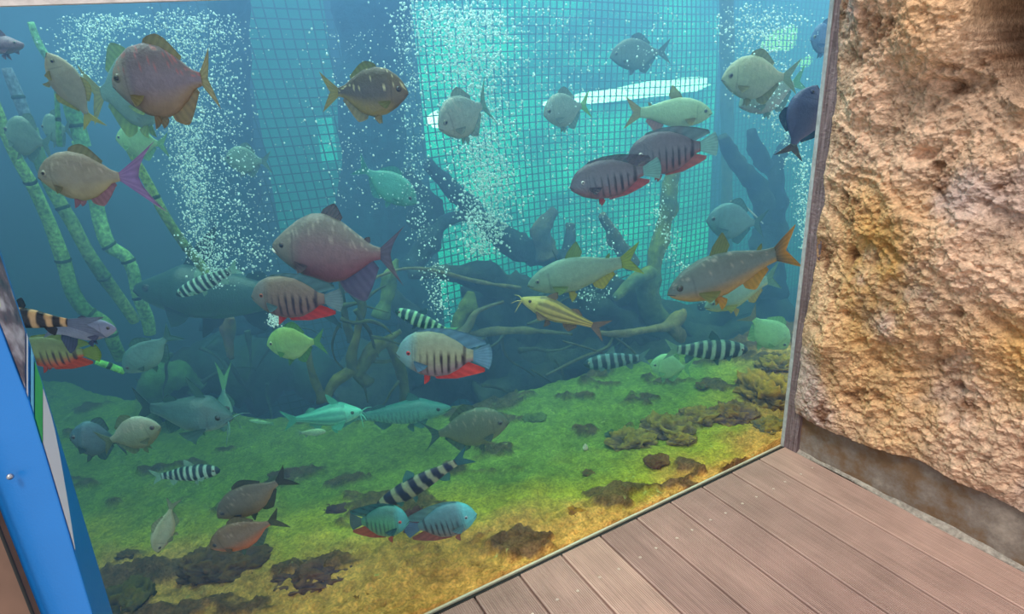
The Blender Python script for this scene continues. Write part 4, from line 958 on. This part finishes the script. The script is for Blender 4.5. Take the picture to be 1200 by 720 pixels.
# cichlid pair
fish('barred_cichlid', 'pinkish barred cichlid, upper right of the pair before the net', 'severum', (735, 186), (842, 168), 50, 0.30, SEVP, 'round', GS, finc=(120, 130, 140), tailc=(150, 190, 190), analc=(190, 84, 80), anal_h=.75)
fish('barred_cichlid', 'pinkish barred cichlid, lower left of the pair before the net', 'severum', (668, 219), (775, 196), 46, 0.30, SEVP, 'round', GS, finc=(104, 96, 108), tailc=(140, 190, 190), analc=(196, 76, 76), anal_h=.8)
# mid
fish('silver_pacu', 'teal fish diving to the right, behind the reddish fish', 'disc', (488, 238), (416, 192), 38, 0.95, dict(TEAL, cols=[(80, 160, 150), (90, 170, 160), (90, 170, 150)]), 'fork', GP)
fish('red_bellied_pacu', 'big reddish-grey fish with white lip in the tank centre', 'redp', (320, 286), (474, 300), 84, 0.32, REDP, 'lunate', GP, finc=(120, 100, 106), tailc=(124, 110, 132), analc=(128, 112, 146), tail_h=.95, dorsal_h=.45, anal_h=.9)
fish('barred_cichlid', 'brownish barred cichlid with red anal fin, left of the tank centre', 'severum', (295, 346), (402, 352), 52, 0.28, SEVD, 'round', GS, finc=(110, 150, 160), tailc=(150, 180, 190), analc=(236, 74, 70))
fish('barred_cichlid', 'bright blue-headed barred cichlid with pale blue tail, tank centre', 'severum', (465, 413), (577, 418), 58, 0.16, SEVB, 'round', GS, finc=(112, 160, 190), tailc=(128, 176, 205), analc=(240, 92, 88))
fish('green_fish', 'plain yellow-green fish below the brownish barred cichlid', 'disc', (313, 404), (382, 400), 42, 0.55, GREENP, 'fork', GP, finc=(110, 170, 100), tailc=(120, 180, 120))
fish('banded_leporinus', 'faint black and white banded fish tilted up before the shadowy fish', 'cigar', (207, 346), (282, 312), 19, 0.72, dict(LEPO, n=10), 'fork', GB)
fish('shadow_catfish', 'huge shadowy green-grey fish lying across the left background', 'cat', (158, 338), (400, 352), 66, 1.25, DARKCAT, 'fork', GC)
fish('banded_leporinus', 'small green and white striped fish above the blue-headed cichlid', 'cigar', (463, 364), (534, 392), 18, 0.30, dict(LEPO, cols=[(140, 215, 170), (160, 230, 190), (170, 235, 200)], stripe=(30, 92, 100), n=8), 'fork', GB, finc=(80, 130, 150))
fish('spotted_catfish', 'slender yellow catfish with dark lengthwise lines', 'cat', (611, 350), (712, 388), 27, 0.30, PICT, 'fork', GC, barbels=True, finc=(150, 130, 110), tailc=(150, 130, 120), dorsal_h=.5)
fish('silver_characin', 'green-grey long fish with yellow tail right of centre', 'slim', (619, 334), (752, 302), 42, 0.42, CHAR1, 'fork', GH, finc=(140, 165, 90), tailc=(170, 186, 70), analc=(196, 184, 60), tail_h=.9)
fish('silver_characin', 'largest grey fish with orange tail lobes beside the frame', 'slim', (783, 344), (936, 288), 54, 0.16, CHAR2, 'fork', GH, finc=(146, 150, 92), tailc=(90, 96, 92), analc=(214, 158, 60), tail_h=.95)
fish('silver_characin', 'pale green fish with yellow belly fins under the orange-tailed fish', 'slim', (826, 360), (914, 322), 34, 0.42, CHAR3, 'fork', GH, finc=(190, 190, 90), tailc=(130, 170, 150), analc=(214, 186, 90), twist=.2)
fish('teal_disc_fish', 'round teal fish before the dead tree trunk', 'disc', (828, 258), (898, 262), 44, 0.62, dict(TEAL, cols=[(90, 130, 140), (96, 140, 146), (96, 140, 146)]), 'fork', GP)
fish('banded_leporinus', 'faint dark and white banded fish under the pale roots', 'cigar', (684, 427), (762, 418), 20, 0.62, dict(LEPO, cols=[(110, 150, 160), (126, 166, 170), (120, 160, 170)], n=7), 'fork', GB)
fish('banded_leporinus', 'clear banded fish facing right just above the green crest', 'cigar', (876, 410), (778, 410), 25, 0.42, dict(LEPO, cols=[(130, 170, 150), (150, 190, 170), (150, 196, 190)], n=8), 'fork', GB, finc=(80, 130, 140))
fish('pale_disc_fish', 'faint rounded green fish hovering over the crest of the slope', 'disc', (762, 428), (812, 432), 32, 0.62, PALEG, 'fork', GP)
fish('pale_disc_fish', 'bright pale green fish tilted tail up beside the frame', 'disc', (922, 408), (874, 366), 38, 0.50, PALEG, 'fork', GP, tailc=(160, 150, 120))
# left, low
fish('gold_banded_fish', 'black and gold banded fish half hidden by the blue sign', 'cigar', (-30, 366), (118, 384), 26, 0.10, GOLDB, 'fork', GB, body_end=.70, tailc=(140, 146, 172), finc=(60, 60, 70))
fish('slate_fish', 'slate grey slim fish nosing right of the gold banded fish', 'slim', (136, 385), (48, 388), 28, 0.14, SLATE, 'fork', GH, finc=(110, 118, 150), anal_h=2.4, dorsal_h=.3, tail_h=.6, analc=(90, 100, 140))
fish('barred_cichlid', 'olive barred cichlid with red belly under the slate grey fish', 'severum', (20, 412), (118, 414), 40, 0.22, dict(SEVD, cols=[(110, 130, 90), (130, 150, 96), (200, 90, 70)]), 'round', GS, finc=(140, 160, 96), tailc=(150, 172, 90), analc=(224, 90, 66))
fish('teal_fish', 'dull teal fish diving head down left above the bed', 'disc', (146, 436), (206, 388), 36, 0.62, TEAL, 'fork', GP, twist=.1)
fish('shark_catfish', 'teal-grey catfish with tall dorsal lying on the bed at the left', 'cat', (272, 490), (156, 476), 46, 0.55, CATG, 'fork', GC, finc=(90, 140, 140), barbels=True, dorsal_h=.75, tailc=(80, 120, 130))
fish('upended_fish', 'pale green forked tail of a fish standing on its head', 'disc', (262, 506), (262, 424), 22, 0.85, dict(TEAL, tail_label='pale green forked tail'), 'fork', GP, tailc=(150, 210, 160), tail_h=1.1, body_end=.6)
fish('silver_pacu', 'blue-grey fish resting low beside the sign, left of its pale twin', 'disc', (82, 512), (150, 518), 46, 0.42, dict(TEAL, cols=[(80, 124, 140), (84, 124, 134), (70, 110, 116)]), 'fork', GP, twist=.2)
fish('silver_pacu', 'pale tan-green fish low on the left facing right', 'disc', (188, 500), (116, 520), 42, 0.36, dict(GREYF, cols=[(150, 168, 150), (124, 150, 124), (120, 136, 100)]), 'fork', GP)
fish('banded_leporinus', 'crisp black and white banded fish over the green bed, lower left', 'cigar', (258, 551), (176, 560), 20, 0.50, dict(LEPO, n=9), 'fork', GB)
fish('silver_pacu', 'pale silver fish hanging head down above the lower left bed', 'disc', (184, 648), (204, 584), 32, 0.22, dict(SILV, cols=[(150, 168, 140), (160, 178, 156), (160, 160, 130)]), 'fork', GP, twist=.3)
fish('grey_piranha', 'dark grey fish tail up, upper of two at lower left', 'disc', (255, 606), (342, 556), 42, 0.30, GREYF, 'fork', GP, tailc=(86, 92, 92), finc=(90, 84, 84))
fish('grey_piranha', 'orange-bellied grey fish, lower of two at lower left', 'disc', (246, 642), (333, 606), 40, 0.24, BROWNF, 'fork', GP, tailc=(96, 96, 92), analc=(110, 140, 130))
fish('turquoise_catfish', 'bright turquoise small catfish with forked tail on the bed', 'cat', (424, 482), (330, 494), 28, 0.80, CATB, 'fork', GC, barbels=True, dorsal_h=.7, tail_h=.9)
fish('tiger_catfish', 'long flat-headed teal catfish with fine dark stripes', 'cat', (528, 478), (392, 492), 30, 0.86, CATS, 'fork', GC, finc=(90, 150, 150), dorsal_h=.5)
fish('tiny_fish', 'tiny pale fish slip lying on the green bed below the turquoise catfish', 'cigar', (382, 506), (348, 508), 9, 0.72, dict(PALEG, cols=[(150, 190, 150), (160, 200, 170), (170, 200, 170)]), 'fork', GB)
fish('tiny_fish', 'tiny bright sliver of a fish at the far edge of the bed', 'cigar', (292, 493), (322, 497), 5, 1.15, dict(PALEG, cols=[(170, 220, 170), (180, 230, 190), (170, 220, 190)]), 'fork', GB)
fish('silver_pacu', 'green-grey fish facing right, hovering over the bed right of centre', 'disc', (596, 494), (494, 512), 50, 0.50, OLIVE, 'lunate', GP, finc=(96, 124, 110), tailc=(80, 116, 120), tail_h=.9)
fish('banded_leporinus', 'large navy and cream banded fish with blue fins, bottom centre', 'cigar', (440, 596), (552, 532), 24, 0.34, LEPO2, 'fork', GB, finc=(96, 160, 170), tailc=(70, 130, 150))
fish('barred_cichlid', 'green-sided barred cichlid facing right, left one of the bottom pair', 'severum', (479, 610), (410, 612), 44, 0.20, SEVG, 'round', GS, finc=(60, 120, 130), tailc=(90, 120, 140), analc=(190, 80, 84))
fish('barred_cichlid', 'turquoise-headed cichlid facing right, right one of the bottom pair', 'severum', (558, 602), (474, 622), 46, 0.16, SEVT, 'round', GS, finc=(110, 160, 170), tailc=(110, 150, 190), analc=(170, 100, 110))

# ------------------------------------------------------------------ bubbles
def bubbles(label, path, n, rpx=(0.5, 1.6), seed=0):
    """path: (px, py, half width px) list, bubbles scattered around it"""
    rnd = random.Random(seed); V = []; Fc = []
    ico = bmesh.new(); bmesh.ops.create_icosphere(ico, subdivisions=1, radius=1); iv = [v.co.copy() for v in ico.verts]; ifc = [tuple(v.index for v in f.verts) for f in ico.faces]; ico.free()
    y0 = path[0][3]
    for k in range(int(n * 2.8)):
        u = rnd.random() ** 0.9 * (len(path) - 1); i = min(len(path) - 2, int(u)); t = u - i
        a, b = path[i], path[i + 1]; px = a[0] + (b[0] - a[0]) * t + rnd.gauss(0, 0.5) * (a[2] + (b[2] - a[2]) * t); py = a[1] + (b[1] - a[1]) * t + rnd.uniform(-8, 8)
        yy = y0 + rnd.uniform(-.12, .12); q = P(px, py, yy)
        if q.z > ZT - 0.01: continue
        r = (rpx[0] + (rpx[1] - rpx[0]) * rnd.random() ** 3) * 0.95; r *= depth(q) / F
        b0 = len(V); V += [(q.x + v.x * r, q.y + v.y * r, q.z + v.z * r * 1.1) for v in iv]; Fc += [tuple(b0 + j for j in f) for f in ifc]
    o = mesh_obj('air_bubbles', V, Fc, M_bubble); tag(o, label, 'bubbles', 'air bubble columns', 'stuff'); return o
bubbles('dense bubble column rising left, beside the slanting bamboo', [(256, 335, 18, .8), (240, 290, 26, .8), (228, 230, 24, .8), (218, 180, 26, .8), (216, 130, 36, .8), (214, 60, 50, .8), (214, 15, 60, .8)], 1300, seed=1)
bubbles('loose bubbles around the left column below the reddish fish', [(300, 320, 36, .7), (280, 270, 40, .7), (262, 200, 50, .7), (256, 110, 40, .7), (262, 20, 40, .7)], 520, seed=2)
bubbles('bright bubble cloud high above the first bamboo stalks', [(100, 100, 20, .9), (100, 60, 34, .9), (110, 30, 50, .9), (150, 22, 60, .9)], 380, seed=3)
bubbles('brightest wide bubble curtain left of the net centre', [(560, 300, 26, 1.0), (572, 240, 36, 1.0), (566, 180, 44, 1.0), (556, 110, 50, 1.0), (548, 50, 60, 1.0), (540, 5, 70, 1.0)], 1900, (0.6, 2.1), seed=4)
bubbles('thin stray bubbles between the trunk and the bright curtain', [(500, 300, 20, .9), (486, 220, 22, .9), (480, 140, 22, .9), (480, 60, 26, .9), (486, 5, 30, .9)], 300, seed=5)
bubbles('sparse bubbles rising across the middle of the net', [(690, 360, 20, .9), (700, 280, 40, .9), (680, 180, 60, .9), (650, 90, 60, .9), (660, 10, 70, .9)], 420, seed=6)
bubbles('small bubble trail beside the curved branch', [(830, 360, 10, .8), (790, 300, 14, .8), (772, 240, 18, .8), (780, 120, 40, .8), (770, 10, 50, .8)], 240, seed=7)
bubbles('glittering bubbles high on the right near the corner', [(945, 300, 8, .5), (940, 200, 16, .5), (900, 110, 40, .6), (890, 50, 50, .6), (890, 10, 56, .6)], 700, (0.5, 1.7), seed=8)
bubbles('small bubble clusters over the root pile', [(520, 370, 14, .8), (512, 345, 16, .8), (510, 310, 20, .8)], 90, seed=9)
bubbles('tiny bubble puff below the brownish barred cichlid', [(322, 378, 8, .5), (320, 372, 8, .5)], 60, seed=10)
bubbles('few loose bubbles over the dark trunk', [(420, 250, 50, .7), (400, 150, 60, .7), (410, 30, 60, .7)], 130, seed=11)

# ------------------------------------------------------------------ blue sign stand
def slab(name, quad, thick, m, parent, label=None):
    a, b, c, d = [Vector(q) for q in quad]; n = (b - a).cross(d - a).normalized() * thick
    v = [a, b, c, d, a + n, b + n, c + n, d + n]
    o = mesh_obj(name, v, [(0, 1, 2, 3), (7, 6, 5, 4), (0, 4, 5, 1), (1, 5, 6, 2), (2, 6, 7, 3), (3, 7, 4, 0)], m, parent, smooth=False)
    if label: o['label'] = label
    return o
def build_sign():
    e = empty('sign_stand', 'blue metal lectern sign with printed panel left of the tank', 'sign', (0, 0, 0))
    # near edge Q(x) and far edge R(x) of the sloping face, matched by screen x
    def qy(x): return np.interp(x, [-60, 0, 37, 107, 140], [250, 384, 480, 715, 826])
    def ry(x): return np.interp(x, [-60, 0, 46, 66, 133, 150], [100, 290, 433, 500, 720, 776])
    def face(x, f, off=0.0):
        q = PD(x, qy(x), 0.80 - off); r = PD(x, ry(x), 0.88 - off); return q * (1 - f) + r * f
    nrm = None
    # body prism: face strip, near cheek, bottom
    xs = [-60, -30, 0, 20, 37, 60, 85, 107, 125, 140]
    V = []
    for x in xs: V += [face(x, 0), face(x, 1), PD(x, qy(x), 0.80) + Vector((-0.42, 0.22, -0.02)), face(x, 1) + Vector((-0.42, 0.22, -0.02))]
    # cheek lies towards the lower left of the near edge
    Vb = []
    for x in xs:
        q = face(x, 0); r = face(x, 1); n = (r - q).normalized()
        Vb += [q, r, r - Vector((0, 0, .0)) + EF * 0.02 - EX * 0.25, q - EX * 0.30 + EF * 0.01 + ED * 0.00]
    Fc = grid_faces(len(xs), 4, True) + [(0, 1, 2, 3), tuple(4 * (len(xs) - 1) + k for k in (3, 2, 1, 0))]
    o = mesh_obj('housing', Vb, Fc, M_blue, e, smooth=False)
    mod = o.modifiers.new('bevel', 'BEVEL'); mod.width = 0.003; mod.segments = 2; mod.limit_method = 'ANGLE'
    def patch(name, x0, x1, f0, f1, m, lab, n=8):
        V = []
        for lay in (0.0015, 0.0045):
            for k in range(n + 1):
                x = x0 + (x1 - x0) * k / n
                fa = f0(x) if callable(f0) else f0; fb = f1(x) if callable(f1) else f1
                V += [face(x, fa, lay), face(x, fb, lay)]
        m2 = 2 * (n + 1); Fc = []
        for k in range(n):
            a = 2 * k; Fc += [(a, a + 1, a + 3, a + 2), (m2 + a + 2, m2 + a + 3, m2 + a + 1, m2 + a), (a, a + 2, m2 + a + 2, m2 + a), (a + 3, a + 1, m2 + a + 1, m2 + a + 3)]
        Fc += [(1, 0, m2, m2 + 1), (m2 - 2, m2 - 1, 2 * m2 - 1, 2 * m2 - 2)]
        o = mesh_obj(name, V, Fc, m, e, smooth=False); o['label'] = lab
    patch('picture', -55, 29.5, 0.06, 0.90, M_photo, 'grey-pink printed photograph')
    patch('picture_inset', -20, 3.0, 0.25, 0.75, mat('pale_yellow_print', srgb(205, 215, 170), rough=.4), 'pale yellow-green picture detail')
    patch('printed_line', 31, 33, 0.05, 0.95, M_whiteprint, 'narrow white printed line')
    patch('printed_line', 36, 39.5, 0.05, 0.95, M_lightblue, 'pale blue printed line')
    patch('green_block', 41, 50, 0.05, lambda x: 0.92, M_green, 'green printed block')
    patch('white_block', 50.5, 88, 0.07, lambda x: 0.9 if x < 62 else 0.9 - 0.80 * ((x - 62) / 26) ** 1.3, M_whiteprint, 'blank white printed block')
    # lower wooden board tucked behind the cheek
    def wy(x): return 612 + (x + 4) * 2.55
    a = [PD(x, wy(x) + 4, 0.79) for x in (-40, 0, 36, 60)]
    Vw = a + [q + ED * 0.3 - EX * 0.28 for q in a]; Vw += [q + EF * 0.03 for q in Vw]
    # sits in front of the cheek as its wooden base board
    Fw = []
    n = 4
    for k in range(n - 1): Fw += [(k, k + 1, n + k + 1, n + k), (2 * n + k, 3 * n + k, 3 * n + k + 1, 2 * n + k + 1), (k, 2 * n + k, 2 * n + k + 1, k + 1)]
    ow = mesh_obj('base_board', Vw, Fw, M_brownboard, e, smooth=False); ow['label'] = 'brown wooden base board'
    b = [PD(x, wy(x), 0.786) for x in (-40, 0, 36, 60)]
    tube('base_rail', [(*q, 0.0022) for q in b], M_black, e, (20, 20, 24), seg=6, rough=0)
    # screw
    c = PD(12, 559, 0.792); bm = bmesh.new(); bmesh.ops.create_uvsphere(bm, u_segments=14, v_segments=8, radius=0.0042)
    me = bpy.data.meshes.new('screw'); bm.to_mesh(me); bm.free(); me.materials.append(M_metal)
    so = bpy.data.objects.new('screw', me); COL.objects.link(so); so.location = c; so.parent = e; so['label'] = 'small round steel screw head'
    p = [PD(12 + 0.1, 565, 0.8)]
    # the post that carries the housing down to the deck
    q = PD(-60, 700, 0.95); box('post', (q.x - 0.06, q.y - 0.04, 0.0), (q.x + 0.04, q.y + 0.06, q.z + 0.12), M_blue, e, 0.004)
build_sign()
